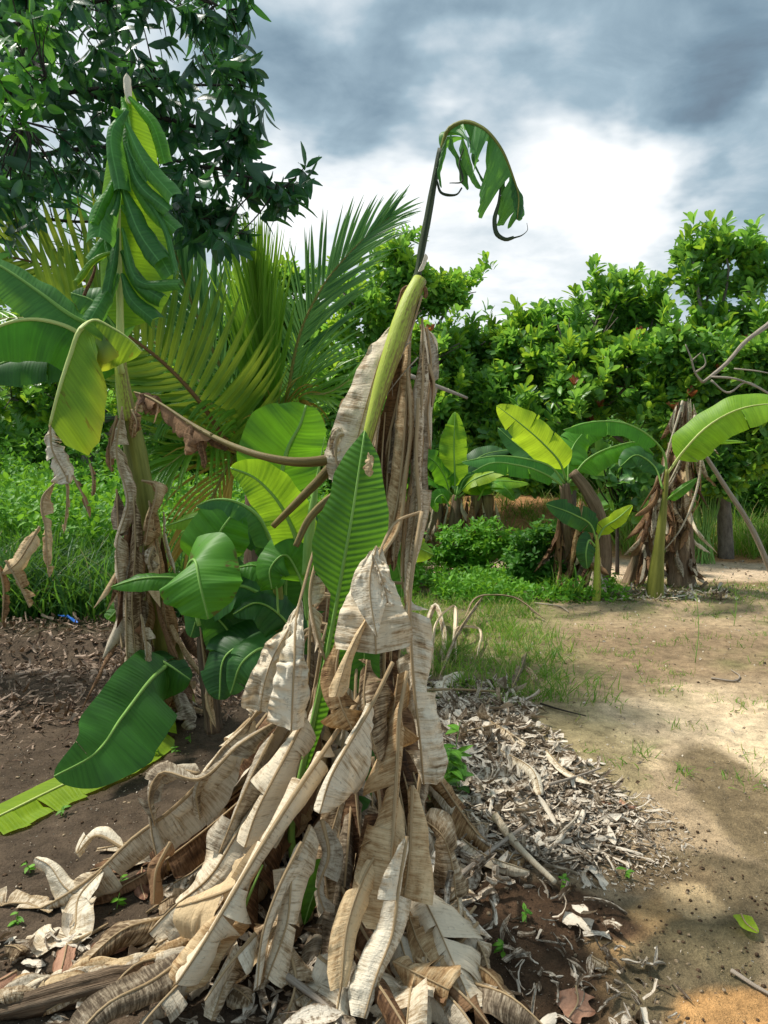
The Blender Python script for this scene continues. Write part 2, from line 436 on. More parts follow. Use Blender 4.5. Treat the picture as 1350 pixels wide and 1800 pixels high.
def M_stem():
    m, nt = newmat('pseudostem yellow green'); T = NT(nt); u, v, r = T.uvw()
    ang = T.math('MULTIPLY', v, 6.28318); cx = T.math('COSINE', ang); sy = T.math('SINE', ang)
    n1 = T.noise(T.xyz(T.math('MULTIPLY', u, 3.), T.math('MULTIPLY', cx, 2.5), T.math('MULTIPLY', sy, 2.5)), 2., 5, .6)
    n2 = T.noise(T.xyz(T.math('MULTIPLY', u, 9.), cx, sy), 5., 5, .7)
    c = T.mix(n1, (.30, .38, .035), (.55, .62, .09))
    st = T.math('ADD', T.math('MULTIPLY', cx, .10), T.math('ADD', T.math('MULTIPLY', n1, .5), T.math('MULTIPLY', n2, .5)))
    c = T.mix(T.ramp(st, [(.50, 0.), (.58, .8), (.72, 1.)]), c, T.mix(n2, (.07, .035, .012), (.32, .22, .07)))
    out_shader(T, c, .5, .35, T.math('ADD', n1, n2), .4, .006); return m
MAT['stem_lime'] = M_stem()
MAT['stem_brown'] = M_wood('pseudostem brown green', (.10, .075, .025), (.34, .27, .10), 8, 1.2, .6, .5)
MAT['stem_olive'] = M_wood('pseudostem olive', (.12, .13, .02), (.30, .30, .06), 6, 1.5, .5, .3)
MAT['stem_dry'] = M_wood('dried stem fibre', (.09, .055, .03), (.36, .26, .17), 16, 1.0, .85, 1.)
MAT['bark'] = M_wood('bark grey', (.10, .085, .07), (.30, .26, .21), 16, 3., .85, .8)
MAT['bark_dark'] = M_wood('bark dark', (.03, .025, .02), (.10, .08, .06), 16, 3., .85, .8)
MAT['petiole_black'] = M_wood('blackened petiole', (.018, .028, .016), (.075, .105, .045), 12, 3., .6, .4)
MAT['dead_wood'] = M_wood('weathered stick', (.25, .20, .15), (.55, .47, .38), 18, 2., .8, .6)
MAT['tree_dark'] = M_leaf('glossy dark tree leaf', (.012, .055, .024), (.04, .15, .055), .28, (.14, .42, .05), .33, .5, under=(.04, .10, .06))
MAT['tree_lit_paint'] = M_leaf('tree leaf painted sunlit green', (.03, .14, .02), (.09, .30, .04), .4, (.25, .55, .04), .35, .5)  # lighter copy of the dark tree's leaf, sunlight painted into its colour
MAT['cashew'] = M_leaf('broad leaf green', (.07, .20, .035), (.22, .44, .08), .46, (.42, .78, .07), .38, .5, extra=((.30, .34, .05), .985))
MAT['cashew_b'] = M_leaf('broad leaf yellow green', (.10, .26, .015), (.38, .60, .06), .45, (.6, .82, .05), .4, .45, extra=((.40, .42, .06), .97))
MAT['cashew_d'] = M_leaf('broad leaf deep green', (.045, .15, .035), (.13, .31, .065), .38, (.3, .58, .05), .34, .55)
MAT['young_red'] = M_leaf('young red leaf', (.18, .045, .02), (.42, .14, .06), .35, (.7, .2, .06), .4, .4)
MAT['herb'] = M_leaf('herb green', (.06, .21, .015), (.21, .48, .04), .4, (.35, .65, .04), .5, .3)
MAT['herb_d'] = M_leaf('herb deep green', (.035, .13, .015), (.12, .32, .035), .38, (.25, .5, .04), .5, .3)
MAT['grass'] = M_leaf('grass green', (.06, .18, .02), (.24, .42, .06), .4, (.4, .65, .05), .5, .3, extra=((.5, .42, .18), .82))
MAT['grass_d'] = M_leaf('tall grass deep green', (.02, .09, .015), (.07, .22, .035), .35, (.25, .5, .04), .45, .35, extra=((.35, .3, .12), .97))
MAT['palm'] = M_leaf('palm leaflet green', (.06, .19, .02), (.17, .38, .04), .42, (.42, .75, .05), .33, .5)
MAT['palm_b'] = M_leaf('palm leaflet blue green', (.06, .19, .06), (.16, .36, .13), .38, (.35, .65, .12), .33, .5)
MAT['palm_y'] = M_leaf('palm leaflet olive yellow', (.07, .23, .018), (.23, .43, .035), .42, (.5, .5, .05), .36, .45)
MAT['palm_dead'] = M_leaf('palm leaflet orange', (.30, .20, .03), (.60, .42, .07), .35, (.8, .55, .1), .5, .3)
MAT['rachis'] = M_wood('rachis', (.20, .18, .04), (.42, .36, .10), 10, 3., .5, .3)
MAT['rachis_br'] = M_wood('rachis brown', (.12, .06, .02), (.30, .17, .06), 10, 3., .5, .3)
# ------------------------------------------------------------------ ground
def build_ground():
    rows = np.r_[np.linspace(-9, .9, 22), np.geomspace(1.0, 60, 520), np.geomspace(63, 420, 24)]
    nc = 440
    u = np.linspace(-1, 1, nc); u = np.sign(u)*(.75*np.abs(u)+.25*np.abs(u)**3)
    W = 3.0+.85*np.maximum(rows, 0)
    X = u[None]*W[:, None]; Y = np.repeat(rows[:, None], nc, 1)
    Z = H(X, Y)
    # clods: fine relief close to the camera
    near = 1-sstep(6, 11, Y)
    soil = near*(.018*(fbm(X*22, Y*22, 61, 3)-.5)+.010*(fbm(X*60, Y*60, 62, 2)-.5))
    wx = X+.35*(fbm(X*1.7, Y*1.7, 71)-.5)*2; wy = Y+.35*(fbm(X*1.7, Y*1.7, 72)-.5)*2
    fine = fbm(X*9, Y*9, 77, 4)
    def g(px, py, rx, ry, rot=0, sharp=1.):
        c = G(px, py); v = gau(wx, wy, c[0], c[1], rx, ry, rot)
        return sstep(.25, .6, v+.25*(fine-.5))
    col = np.zeros(X.shape+(3,)); 
    def C(*c): return np.array(c)
    base = C(.20, .135, .075)
    col[:] = base
    def lay(mask, c): 
        col[:] = col*(1-mask[..., None])+C(*c)*mask[..., None]
    # far: orange laterite beyond
    lay(sstep(9.0, 11.5, wy), (.50, .27, .12))
    # middle yard right, brown sandy
    yard = sstep(.15, .75, wx-.12*(wy-3)) 
    lay(yard*(1-sstep(8.6, 9.8, wy)), (.43, .315, .19))
    b1 = gau(wx, wy, 2.0, 6.3, 2.4, 1.0); lay(sstep(.2, .7, b1+.5*(fine-.5))*.75, (.27, .185, .105))
    # sandy pale area
    s1 = sstep(.25, .7, gau(wx, wy, 1.95, 4.35, .75, 1.0, -.3)+.35*(fine-.5)); lay(s1*.95, (.72, .55, .35))
    s2 = sstep(.3, .7, gau(wx, wy, 1.65, 3.3, .30, .75, .1)+.3*(fine-.5)); lay(s2*.9, (.72, .53, .32))
    s3 = sstep(.4, .62, gau(wx, wy, 2.6, 4.6, .9, .3, .2)+.4*(fine-.5)); lay(s3*.8, (.76, .59, .38))
    # dark rich soil: left and under the plant
    dk = 1-sstep(-.15, .55, wx-.08*(wy-3)); dk = dk*(1-sstep(8, 10, wy)); lay(dk, (.095, .068, .045))
    def pg(px, py, rx, ry, rot=0, lo=.25, hi=.55, am=.3):
        c = G(px, py); x2 = X+.3*(wx-X); y2 = Y+.3*(wy-Y)
        return sstep(lo, hi, gau(x2, y2, c[0], c[1], rx, ry, rot)+am*(fine-.5))
    d3 = sstep(.2, .55, gau(wx, wy, .45, 3.4, .5, .6)+.3*(fine-.5)); lay(d3, (.13, .08, .042))
    # damp olive brown track up the right edge and the basin with its orange rim
    lay(pg(1330, 1430, .26, .85)*.95, (.19, .14, .075))
    lay(pg(1300, 1560, .34, .24), (.165, .125, .07))
    lay(pg(1130, 1540, .30, .13)*.8, (.22, .155, .085))
    lay(pg(1200, 1650, .30, .22), (.165, .13, .07))
    lay(pg(1170, 1740, .22, .20), (.175, .135, .075))
    lay(pg(1320, 1770, .24, .13, .4), (.52, .29, .115))
    rim = [G(*q)[:2] for q in [(1215, 1588), (1160, 1600), (1110, 1628), (1075, 1665), (1060, 1700), (1050, 1750), (1060, 1800)]]
    rim = np.array(rim); rim = np.stack([np.interp(np.linspace(0, 1, 40), np.linspace(0, 1, 7), rim[:, k]) for k in (0, 1)], 1)
    near_m = (Y < 4) & (X > 0) & (X < 2); dist = np.full(X.shape, 9.)
    xs = X[near_m]+.12*(wx-X)[near_m]; ys = Y[near_m]+.12*(wy-Y)[near_m]
    dist[near_m] = np.sqrt(((xs[:, None]-rim[None, :, 0])**2+(ys[:, None]-rim[None, :, 1])**2).min(1))
    lay((1-sstep(.02, .075, dist+.05*(fine-.5)))*.9, (.62, .39, .18))
    lay(pg(900, 1690, .30, .38, 0, .2, .45), (.075, .045, .025))
    lay(pg(960, 1610, .32, .14, 0, .2, .45), (.085, .05, .028))
    lay(pg(1235, 1580, .12, .10)*.8, (.55, .40, .22))
    # path beyond
    path = sstep(.0, .35, 1-np.abs(wy-(10.6+.1*np.maximum(0, 3-wx)))/1.15)*sstep(-.5, .6, wx)
    lay(path, (.66, .50, .34))
    # thin mossy green film
    moss = sstep(.5, .72, fbm(X*1.3, Y*1.3, 91, 4))*sstep(3.6, 6, Y)*sstep(.3, 1., wx)*(1-sstep(9, 10, wy))
    lay(moss*.65, (.19, .19, .07))
    moss2 = sstep(.35, .6, gau(wx, wy, 1.05, 4.0, .35, 1.3, -.2)+.3*(fine-.5)); lay(moss2*.35, (.25, .24, .09))
    gr = sstep(.2, .6, gau(wx, wy, .8, 7.0, 1.0, 2.0)+.3*(fine-.5)); lay(gr*.8, (.25, .225, .10))
    gl = sstep(6.6, 7.6, wy)*(1-sstep(-.6, .4, wx)); lay(gl, (.045, .06, .02))
    far = sstep(17, 20, Y); lay(far, (.06, .08, .025))
    col *= (.78+.44*fbm(X*3.1, Y*3.1, 81, 4))[..., None]
    col *= (.72+.56*fine)[..., None]
    Z = Z+soil*np.where(path > .4, .4, 1)
    bankm = (Y > 12.6)
    idx = np.arange(X.size).reshape(X.shape)
    F = np.stack([idx[:-1, :-1], idx[:-1, 1:], idx[1:, 1:], idx[1:, :-1]], -1)
    fp = (path[:-1, :-1] > .5)
    fb = (Y[:-1, :-1] > 12.8) & (Y[:-1, :-1] < 17)
    V = np.stack([X, Y, Z], -1).reshape(-1, 3); Cc = col.reshape(-1, 3)
    # material
    m, nt = newmat('ground soil'); T = NT(nt)
    a = T.n('ShaderNodeAttribute', attribute_name='uvw')
    ge = T.n('ShaderNodeNewGeometry'); pos = ge.outputs['Position']
    n1 = T.noise(pos, 14, 6, .7); n2 = T.noise(pos, 90, 3, .7); n3 = T.noise(pos, 3, 3)
    f = T.math('MULTIPLY_ADD', T.math('ADD', T.math('MULTIPLY', n1, .6), T.math('MULTIPLY', n2, .4)), 2.4, -.7, clamp=True)
    n4 = T.noise(pos, 330, 2, .6)
    k = T.mix(1., T.ramp(f, [(0, .34), (.5, .95), (1., 1.55)]), T.ramp(n4, [(.3, .7), (.7, 1.25)]), 'MULTIPLY')
    c = T.mix(1., a.outputs['Color'], k, 'MULTIPLY')
    vo = T.n('ShaderNodeTexVoronoi'); vo.inputs['Scale'].default_value = 42; T.l(pos, vo.inputs['Vector'])
    sm = T.n('ShaderNodeMapRange'); sm.inputs[1].default_value = .16; sm.inputs[2].default_value = .08; T.l(vo.outputs['Distance'], sm.inputs[0])
    peb = T.math('MULTIPLY', sm.outputs[0], T.math('GREATER_THAN', n1, .56))
    c = T.mix(T.math('MULTIPLY', peb, .55), c, T.mix(n3, (.5, .42, .3), (.16, .1, .06)))
    bh = T.math('ADD', T.math('MULTIPLY', n1, 1.), T.math('ADD', T.math('MULTIPLY', n2, .5), T.math('MULTIPLY', peb, .3)))
    out_shader(T, c, .92, .15, bh, 1.0, .02)
    def part(name, mask):
        Fm = F[mask].reshape(-1, 4); used, inv = np.unique(Fm, return_inverse=True)
        mb = MB(); mb.add(V[used], inv.reshape(-1, 4), Cc[used])
        o = mb.build(name, m); o['kind'] = 'structure'; return o
    part('ground', ~(fp | fb)); part('path', fp & ~fb); part('earth_bank', fb)
build_ground()
# ------------------------------------------------------------------ litter
def on_ground(x, y, dz): return np.stack([x, y, H(x, y)+dz], 1)
def litter_scatter(mb, n, sampler, lmin, lmax, wr, dz=.02, tilt=.3, shapes=('strap', 'ovate'), curl=2.2, m=0, nv=3, bendr=1.2):
    x, y = sampler(n)
    for q, sh in enumerate(shapes):
        s = slice(q, None, len(shapes)); k = len(x[s])
        a = rng.uniform(0, 2*PI, k); D = np.stack([np.cos(a), np.sin(a), rng.normal(0, tilt, k)], 1)
        Nh = np.stack([rng.normal(0, .5, k), rng.normal(0, .5, k), np.ones(k)], 1)
        L = np.exp(rng.uniform(math.log(lmin), math.log(lmax), k)); 
        ww = L*rng.uniform(wr[0], wr[1], k)
        scat(mb, on_ground(x[s], y[s], rng.uniform(.002, dz, k)), D, Nh, L, ww, rng.normal(0, bendr, k), .2, sh, 5 if curl > 1 else 4, nv, curlw=rng.normal(0, curl, k), m=m)
def ell(cx, cy, rx, ry, rot=0, p=.7):
    def f(n):
        r = rng.random(n)**p; a = rng.uniform(0, 2*PI, n)
        u = r*rx*np.cos(a); v = r*ry*np.sin(a); c, s = math.cos(rot), math.sin(rot)
        return cx+u*c-v*s, cy+u*s+v*c
    return f
def gauss(cx, cy, sx, sy):
    return lambda n: (rng.normal(cx, sx, n), rng.normal(cy, sy, n))
mb = MB()
pl = G(960, 1400)
litter_scatter(mb, 3600, ell(.58, 3.75, .44, 1.0, .15, .75), .02, .12, (.16, .48), .035, .12, curl=1.1, bendr=.7)
litter_scatter(mb, 2600, ell(.70, 3.25, .42, .50, -.2, .75), .02, .13, (.08, .22), .03, .12, curl=1.0, bendr=.5)
litter_scatter(mb, 1500, ell(.48, 4.6, .42, .7, 0, .6), .03, .17, (.2, .5), .05, .16, curl=1.2, bendr=.7)
litter_scatter(mb, 3800, ell(.78, 3.15, .5, .5, 0, .6), .006, .035, (.1, .5), .008, .1, curl=.8, nv=2)
litter_scatter(mb, 200, ell(.4, 2.95, .4, .6, 0, .6), .05, .16, (.2, .45), .06, .2)
o = mb.build('leaf_litter', MAT['litter']); tag(o, 'pale shredded banana leaf litter heaped to the right of the plant', 'leaf litter', kind='stuff')
mb = MB(); c_ = G(1110, 1047); litter_scatter(mb, 700, ell(c_[0], c_[1]+.1, 1.3, .35), .03, .18, (.15, .4), .03, .15, curl=1.1)
o = mb.build('leaf_litter', MAT['litter']); tag(o, 'dry leaf litter round the feet of the banana clumps', 'leaf litter', kind='stuff')
mb = MB()
litter_scatter(mb, 5200, lambda n: (rng.uniform(-4.6, -.9, n), rng.uniform(4.4, 7.4, n)), .03, .13, (.15, .42), .05, .25, curl=1.2)
litter_scatter(mb, 500, ell(-2.3, 4.4, 1.0, .6, 0), .02, .08, (.1, .4), .02, .2, curl=1.)
o = mb.build('brown_leaf_litter', MAT['litter_l']); tag(o, 'brown leaf litter covering the shaded ground at left', 'leaf litter', kind='stuff')
mb = MB()
litter_scatter(mb, 650, lambda n: (rng.uniform(-2.1, .15, n), 1.7+.75*rng.random(n)**1.3), .03, .13, (.25, .6), .03, .15, curl=1.5)
litter_scatter(mb, 240, ell(-.15, 2.7, .6, .7), .06, .24, (.25, .5), .08, .25)
litter_scatter(mb, 140, ell(.62, 2.2, .28, .3), .03, .11, (.2, .5), .03, .3)
o = mb.build('foreground_leaf_litter', MAT['litter']); tag(o, 'dry leaf scraps strewn on the soil in the foreground', 'leaf litter', kind='stuff')
# crumbs, chips and pebbles over the bare soil
mb = MB()
def chips(n, samp, a, b):
    x, y = samp(n); sz = np.exp(rng.uniform(math.log(a), math.log(b), n))
    scat(mb, on_ground(x, y, .004), rdir(n, -.2, .4), rdir(n, .3, 1), sz, sz*rng.uniform(.3, .9, n), rng.normal(0, 1, n), .5, 'ovate', 2, 2)
chips(7000, lambda n: (rng.uniform(-2.6, 2.6, n), rng.uniform(1.6, 5.0, n)), .002, .007)
chips(1500, lambda n: (rng.uniform(1.2, 6.5, n), rng.uniform(8.6, 14.0, n)), .015, .06)
chips(2200, lambda n: (rng.uniform(-2.6, 2.2, n), rng.uniform(1.7, 4.2, n)), .004, .016)
chips(1600, lambda n: (rng.uniform(.6, 5.0, n), rng.uniform(3.5, 9.0, n)), .008, .035)
o = mb.build('ground_debris', MAT['litter']); tag(o, 'tiny pale chips and crumbs scattered over the bare soil', 'debris', kind='stuff')
# clods
mb = MB()
n = 1500; x = np.r_[rng.uniform(-2.4, -.2, 900), rng.uniform(.2, 1.4, 600)]; y = np.r_[rng.uniform(2.0, 4.6, 900), rng.uniform(1.8, 3.2, 600)]
uu = np.linspace(0, PI, 5)[:, None]; vv = np.linspace(0, 2*PI, 7)[None, :]
S = np.stack([np.sin(uu)*np.cos(vv), np.sin(uu)*np.sin(vv), np.cos(uu)+0*vv], -1)
idx = np.arange(35).reshape(5, 7); F0 = np.stack([idx[:-1, :-1], idx[1:, :-1], idx[1:, 1:], idx[:-1, 1:]], -1).reshape(-1, 4)
sz = np.exp(rng.uniform(math.log(.0025), math.log(.009), n))
V = S[None]*(sz[:, None, None, None]*np.stack([rng.uniform(.7, 1.3, n), rng.uniform(.7, 1.3, n), rng.uniform(.5, .9, n)], 1)[:, None, None, :])
V = V*(1+.25*(rng.random((n, 5, 7, 1))-.5)*np.array([1]*6+[0])[None, None, :, None]) if False else V
V = V+np.stack([x, y, H(x, y)+sz*.3], 1)[:, None, None]
cc = np.where(rng.random(n) < .75, 0, 1)[:, None]*np.array([[.25, .2, .13]])+np.array([[.11, .07, .042]])
mb.add(V, (F0[None]+(np.arange(n)*35)[:, None, None]).reshape(-1, 4), np.repeat(cc, 35, 0))
o = mb.build('soil_clods', bpy.data.materials['ground soil']); tag(o, 'small crumbs of soil scattered on the bare earth', 'soil', kind='stuff')
# ------------------------------------------------------------------ world
SUN_EL, SUN_AZ = math.radians(58), math.radians(-70)      # azimuth from +Y towards +X (negative = left); sun ahead, high
def build_world():
    w = bpy.data.worlds.new('World'); scene.world = w; w.use_nodes = True
    nt = w.node_tree; nt.nodes.clear(); T = NT(nt)
    sky = T.n('ShaderNodeTexSky'); sky.sky_type = 'NISHITA'; sky.sun_disc = False
    sky.sun_elevation = SUN_EL; sky.sun_rotation = SUN_AZ; sky.air_density = 1.2; sky.dust_density = 2.5
    bg1 = T.n('ShaderNodeBackground'); bg1.inputs[1].default_value = .1; T.l(sky.outputs[0], bg1.inputs[0])
    tc = T.n('ShaderNodeTexCoord'); d = tc.outputs['Generated']
    sp = T.n('ShaderNodeSeparateXYZ'); T.l(d, sp.inputs[0])
    z = T.math('MAXIMUM', T.math('ADD', sp.outputs[2], .22), .05)
    q = T.xyz(T.math('DIVIDE', sp.outputs[0], z), T.math('DIVIDE', sp.outputs[1], z), 0.)
    n1 = T.noise(q, 1.5, 7, .52, .5); n2 = T.noise(q, 4.2, 6, .62, .4)
    dens = T.math('ADD', T.math('MULTIPLY', T.math('SUBTRACT', n1, .5), 1.15), T.math('MULTIPLY', T.math('SUBTRACT', n2, .5), .62))
    dens = T.math('ADD', dens, .30)
    wn = T.n('ShaderNodeVectorMath', operation='ADD')
    nz = T.n('ShaderNodeTexNoise'); nz.inputs['Scale'].default_value = 3.0; nz.inputs['Detail'].default_value = 4; T.l(q, nz.inputs['Vector'])
    s1 = T.n('ShaderNodeVectorMath', operation='MULTIPLY_ADD'); T.l(nz.outputs['Color'], s1.inputs[0]); s1.inputs[1].default_value = (.34,)*3; s1.inputs[2].default_value = (-.17,)*3
    T.l(d, wn.inputs[0]); T.l(s1.outputs[0], wn.inputs[1]); dw = wn.outputs[0]
    def blob(px, py, sx, sy, amp):
        nonlocal dens
        v = ray(px, py); v = v/np.linalg.norm(v)
        sub = T.n('ShaderNodeVectorMath', operation='SUBTRACT'); T.l(dw, sub.inputs[0]); sub.inputs[1].default_value = tuple(v)
        sc = T.n('ShaderNodeVectorMath', operation='MULTIPLY'); T.l(sub.outputs[0], sc.inputs[0]); sc.inputs[1].default_value = (FPX/sx, 1.5, FPX/sy)
        ln = T.n('ShaderNodeVectorMath', operation='LENGTH'); T.l(sc.outputs[0], ln.inputs[0])
        mr = T.n('ShaderNodeMapRange'); mr.interpolation_type = 'SMOOTHERSTEP'; mr.inputs[1].default_value = 1.25; mr.inputs[2].default_value = .15; mr.inputs[3].default_value = 0; mr.inputs[4].default_value = amp
        T.l(ln.outputs['Value'], mr.inputs[0]); dens = T.math('ADD', dens, mr.outputs[0])
    blob(1100, 40, 520, 190, .48); blob(600, 170, 260, 160, .34); blob(1340, 280, 170, 280, .26); blob(1000, 480, 150, 60, .10)
    blob(860, 340, 280, 210, -.28); blob(560, 350, 260, 130, -.28); blob(1120, 330, 190, 120, -.18); blob(790, 130, 70, 60, -.25); blob(1170, 235, 260, 60, -.08)
    blob(1240, 300, 80, 40, .2); blob(1150, 440, 300, 100, -.12); blob(900, 460, 90, 50, .12)
    # unseen sky overhead and behind the viewer, darkened by added cloud to cut fill light
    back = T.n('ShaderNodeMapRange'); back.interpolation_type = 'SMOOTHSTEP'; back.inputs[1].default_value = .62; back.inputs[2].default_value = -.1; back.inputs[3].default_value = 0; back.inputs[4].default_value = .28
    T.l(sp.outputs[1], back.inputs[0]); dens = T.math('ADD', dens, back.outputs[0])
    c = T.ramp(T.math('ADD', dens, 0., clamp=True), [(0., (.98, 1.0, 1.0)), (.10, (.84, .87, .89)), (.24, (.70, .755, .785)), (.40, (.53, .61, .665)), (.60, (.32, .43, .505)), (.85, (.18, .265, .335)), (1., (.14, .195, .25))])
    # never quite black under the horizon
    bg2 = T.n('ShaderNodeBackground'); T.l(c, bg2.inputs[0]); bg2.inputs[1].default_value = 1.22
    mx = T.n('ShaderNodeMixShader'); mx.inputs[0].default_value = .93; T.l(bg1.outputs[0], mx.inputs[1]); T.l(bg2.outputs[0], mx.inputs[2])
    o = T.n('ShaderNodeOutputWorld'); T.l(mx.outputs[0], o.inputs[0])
build_world()
sl = bpy.data.lights.new('sun', 'SUN'); sl.energy = 5.0; sl.angle = math.radians(6); sl.color = (1, .95, .86)
so = bpy.data.objects.new('sun', sl); COL.objects.link(so)
sd = Vector((math.sin(SUN_AZ)*math.cos(SUN_EL), math.cos(SUN_AZ)*math.cos(SUN_EL), math.sin(SUN_EL)))
so.rotation_euler = sd.to_track_quat('Z', 'Y').to_euler()
cam = bpy.data.cameras.new('camera'); co = bpy.data.objects.new('camera', cam); COL.objects.link(co)
co.location = (0, 0, CH); co.rotation_euler = (PI/2-PITCH, 0, 0)
cam.sensor_fit = 'VERTICAL'; cam.sensor_height = 36; cam.lens = 36*FPX/1800; cam.clip_start = .05; cam.clip_end = 1500
scene.camera = co
scene.view_settings.view_transform = 'Standard'; scene.view_settings.look = 'None'; scene.view_settings.exposure = 0
scene.cycles.use_denoising = True
scene.cycles.max_bounces = 6; scene.cycles.transparent_max_bounces = 4; scene.cycles.diffuse_bounces = 3; scene.cycles.transmission_bounces = 3
# ------------------------------------------------------------------ plant parts
def pts(*a): return [P(*q) if len(q) == 3 else np.array(q[:3]) for q in a]
def leafpart(parent, name, spine, hw, mat, midmat, mr=(.010, .002), t_start=0., lift=False, N0=(0, -1, .25), midn=30, ridge=.5, **k):
    """a leaf blade with its midrib (and petiole) as a child"""
    mb = MB(); C = blade(mb, spine, hw, N0=N0, **k)
    if lift: lift_mb(mb)
    o = mb.build(name, MAT[mat], parent)
    m2 = MB(); C2 = cr(spine, 60); T, N, B = frame(C2, N0)
    C2 = C2+N*(.001+ridge*.002)
    tube(m2, C2, mr, n=midn, k=7, N0=N0, rough=.15)
    if lift: lift_mb(m2)
    m2.build('midrib', MAT[midmat], o)
    return o
# ================================================================== THE BIG DYING BANANA PLANT
base = G(627, 1530)
main = thing('banana_plant', base, 'tall dying banana plant with bare leaning stem and wide skirt of hanging dry leaves', 'banana plant')
mb = MB()
stem = pts((628, 1560, 3.1), (636, 1300, 3.07), (646, 1000, 3.03), (652, 820, 3.0))
tube(mb, stem, (.095, .085, .07, .055), 40, 16, rough=.10); mb.build('pseudostem', MAT['stem_brown'], main)
mb = MB(); tube(mb, pts((639, 800, 2.84), (650, 756, 2.83), (662, 709, 2.84), (676, 661, 2.85), (692, 613, 2.86), (707, 565, 2.88), (723, 522, 2.91), (738, 492, 2.94)), (.018, .022, .026, .032, .036, .036, .033, .027), 36, 16)
mb.build('stem_top', MAT['stem_lime'], main)
mb = MB()
tube(mb, pts((722, 530, 2.93), (735, 478, 2.95), (741, 440, 2.95), (752, 380, 2.95), (765, 310, 2.95), (776, 262, 2.95)), (.022, .014, .012, .012, .011, .013), 30, 9, rough=.25)
o = mb.build('petiole', MAT['petiole_black'], main)
# torn blackened sheath ends around the tip of the stem
for q, (a, b, c, w) in enumerate([((735, 500, 2.93), (712, 505, 2.93), (700, 560, 2.93), .012), ((736, 488, 2.92), (746, 505, 2.92), (748, 525, 2.92), .012), ((730, 492, 2.98), (705, 520, 2.98), (696, 575, 2.98), .014)]):
    mb = MB(); blade(mb, pts(a, b, c), w, curl=(-1.5, -1.5), ragged=.3, tears=2, n=14, m=4, crink=.5, prof=prof_strap); mb.build('sheath_remnant', MAT['dry_brown'], main)
mb = MB(); blade(mb, pts((735, 478, 2.92), (742, 465, 2.92), (748, 446, 2.92)), (.004, .014), curl=(-1, -.5), ragged=.2, n=12, m=4, prof=prof_strap)
mb.build('sheath_remnant', MAT['dry_pale'], main)
# crown leaf, arching over and torn
sp = pts((776, 265, 2.95), (786, 232, 2.93), (812, 216, 2.90), (845, 224, 2.86), (878, 258, 2.83), (900, 308, 2.82), (911, 345, 2.82), (909, 384, 2.82))
lf = leafpart(main, 'leaf', sp, (.07, .17), 'ban_blue', 'stem_olive', (.009, .006, .004, .002), N0=(.3, -.7, .8), ang=(-30, -35), curl=(-.4, -.4), grav=.35, tears=9, spread=.22, slant=.55, ragged=.16, shrink=.25, crink=.3, prof=prof_strap, n=70)
# the ragged hanging strips of that leaf
for s_, w, mt in [([(792, 236, 2.9), (800, 270, 2.9), (815, 300, 2.9), (822, 334, 2.9)], .017, 'ban_dark'),
                  ([(812, 240, 2.88), (822, 285, 2.88), (834, 310, 2.88), (846, 332, 2.88)], .020, 'ban_blue'),
                  ([(838, 250, 2.87), (832, 275, 2.87), (845, 310, 2.87), (868, 336, 2.87)], .006, 'ban_dark'),
                  ([(872, 280, 2.86), (880, 305, 2.86), (886, 330, 2.86), (893, 352, 2.86)], .015, 'ban_dark'),
                  ([(786, 240, 2.92), (778, 275, 2.92), (772, 300, 2.92), (776, 330, 2.92)], .010, 'ban_dark'),
                  ([(900, 310, 2.82), (910, 335, 2.82), (914, 360, 2.82), (908, 386, 2.82)], .018, 'ban_dark')]:
    mb = MB(); blade(mb, pts(*s_), w, curl=(-1, -1), ragged=.45, crink=.3, n=30, m=4, N0=(.2, -1, .2), prof=prof_strap)
    mb.build('leaf_strip', MAT[mt], lf)
for s_, r_ in [([(768, 318, 2.94), (775, 338, 2.94), (790, 343, 2.93), (804, 341, 2.92), (812, 330, 2.92)], (.004, .006, .003)),
               ([(880, 320, 2.85), (876, 355, 2.85), (868, 390, 2.85), (874, 414, 2.85), (890, 422, 2.85), (903, 418, 2.85)], (.003, .006, .009, .009, .006)),
               ([(903, 418, 2.85), (918, 413, 2.85), (927, 404, 2.85), (926, 392, 2.85)], (.003, .0015, .001)),
               ([(815, 262, 2.88), (808, 285, 2.88), (812, 320, 2.88), (790, 322, 2.88)], (.002, .005, .002))]:
    mb = MB(); tube(mb, pts(*s_), r_, 24, 6, rough=.5); mb.build('shrivelled_strip', MAT['petiole_black'], lf)
# ---- dry sheaths and leaves hanging round the upper stem
DLS = 1.5
def dl(spine, hw, mat='dry', mid='mid_dry', mr=(.009, .003), **k):
    kk = dict(ang=(-18, -18), curl=(-1.1, -1.1), crink=.35, ragged=.07, tears=2, spread=.42, shrink=.03, slant=.12, sls=.3, cone=.75, m=11, n=50, prof=prof_torn)
    kk.update(k)
    kk.setdefault('rnd', rng.uniform(.1, 1.))
    if kk['prof'] in (prof_strap, prof_banana) and spine[-1][1] > 1120: kk['prof'] = prof_torn
    kk['ragged'] = min(.09, kk['ragged']*.6); kk['curl'] = tuple(c*1.15-.2 if c < 0 else c for c in kk['curl']) if spine[-1][1] > 1120 else tuple(c*.75 for c in kk['curl'])
    kk['tears'] = max(1, (kk['tears']+1)//2) if kk['tears'] or spine[-1][1] > 1120 and rng.random() < .5 else 0; kk['shrink'] = min(kk['shrink'], .06)
    sc = DLS if spine[-1][1] > 1120 else 1.2
    hw = hw*sc if np.isscalar(hw) else (hw[0]*sc, hw[1]*sc)
    mr = tuple(x*(.72 if spine[-1][1] > 1120 else .85) for x in mr)
    return leafpart(main, 'dead_leaf', pts(*spine), hw, mat, mid, mr, **kk)
S_ = dict(prof=prof_strap, tears=0)
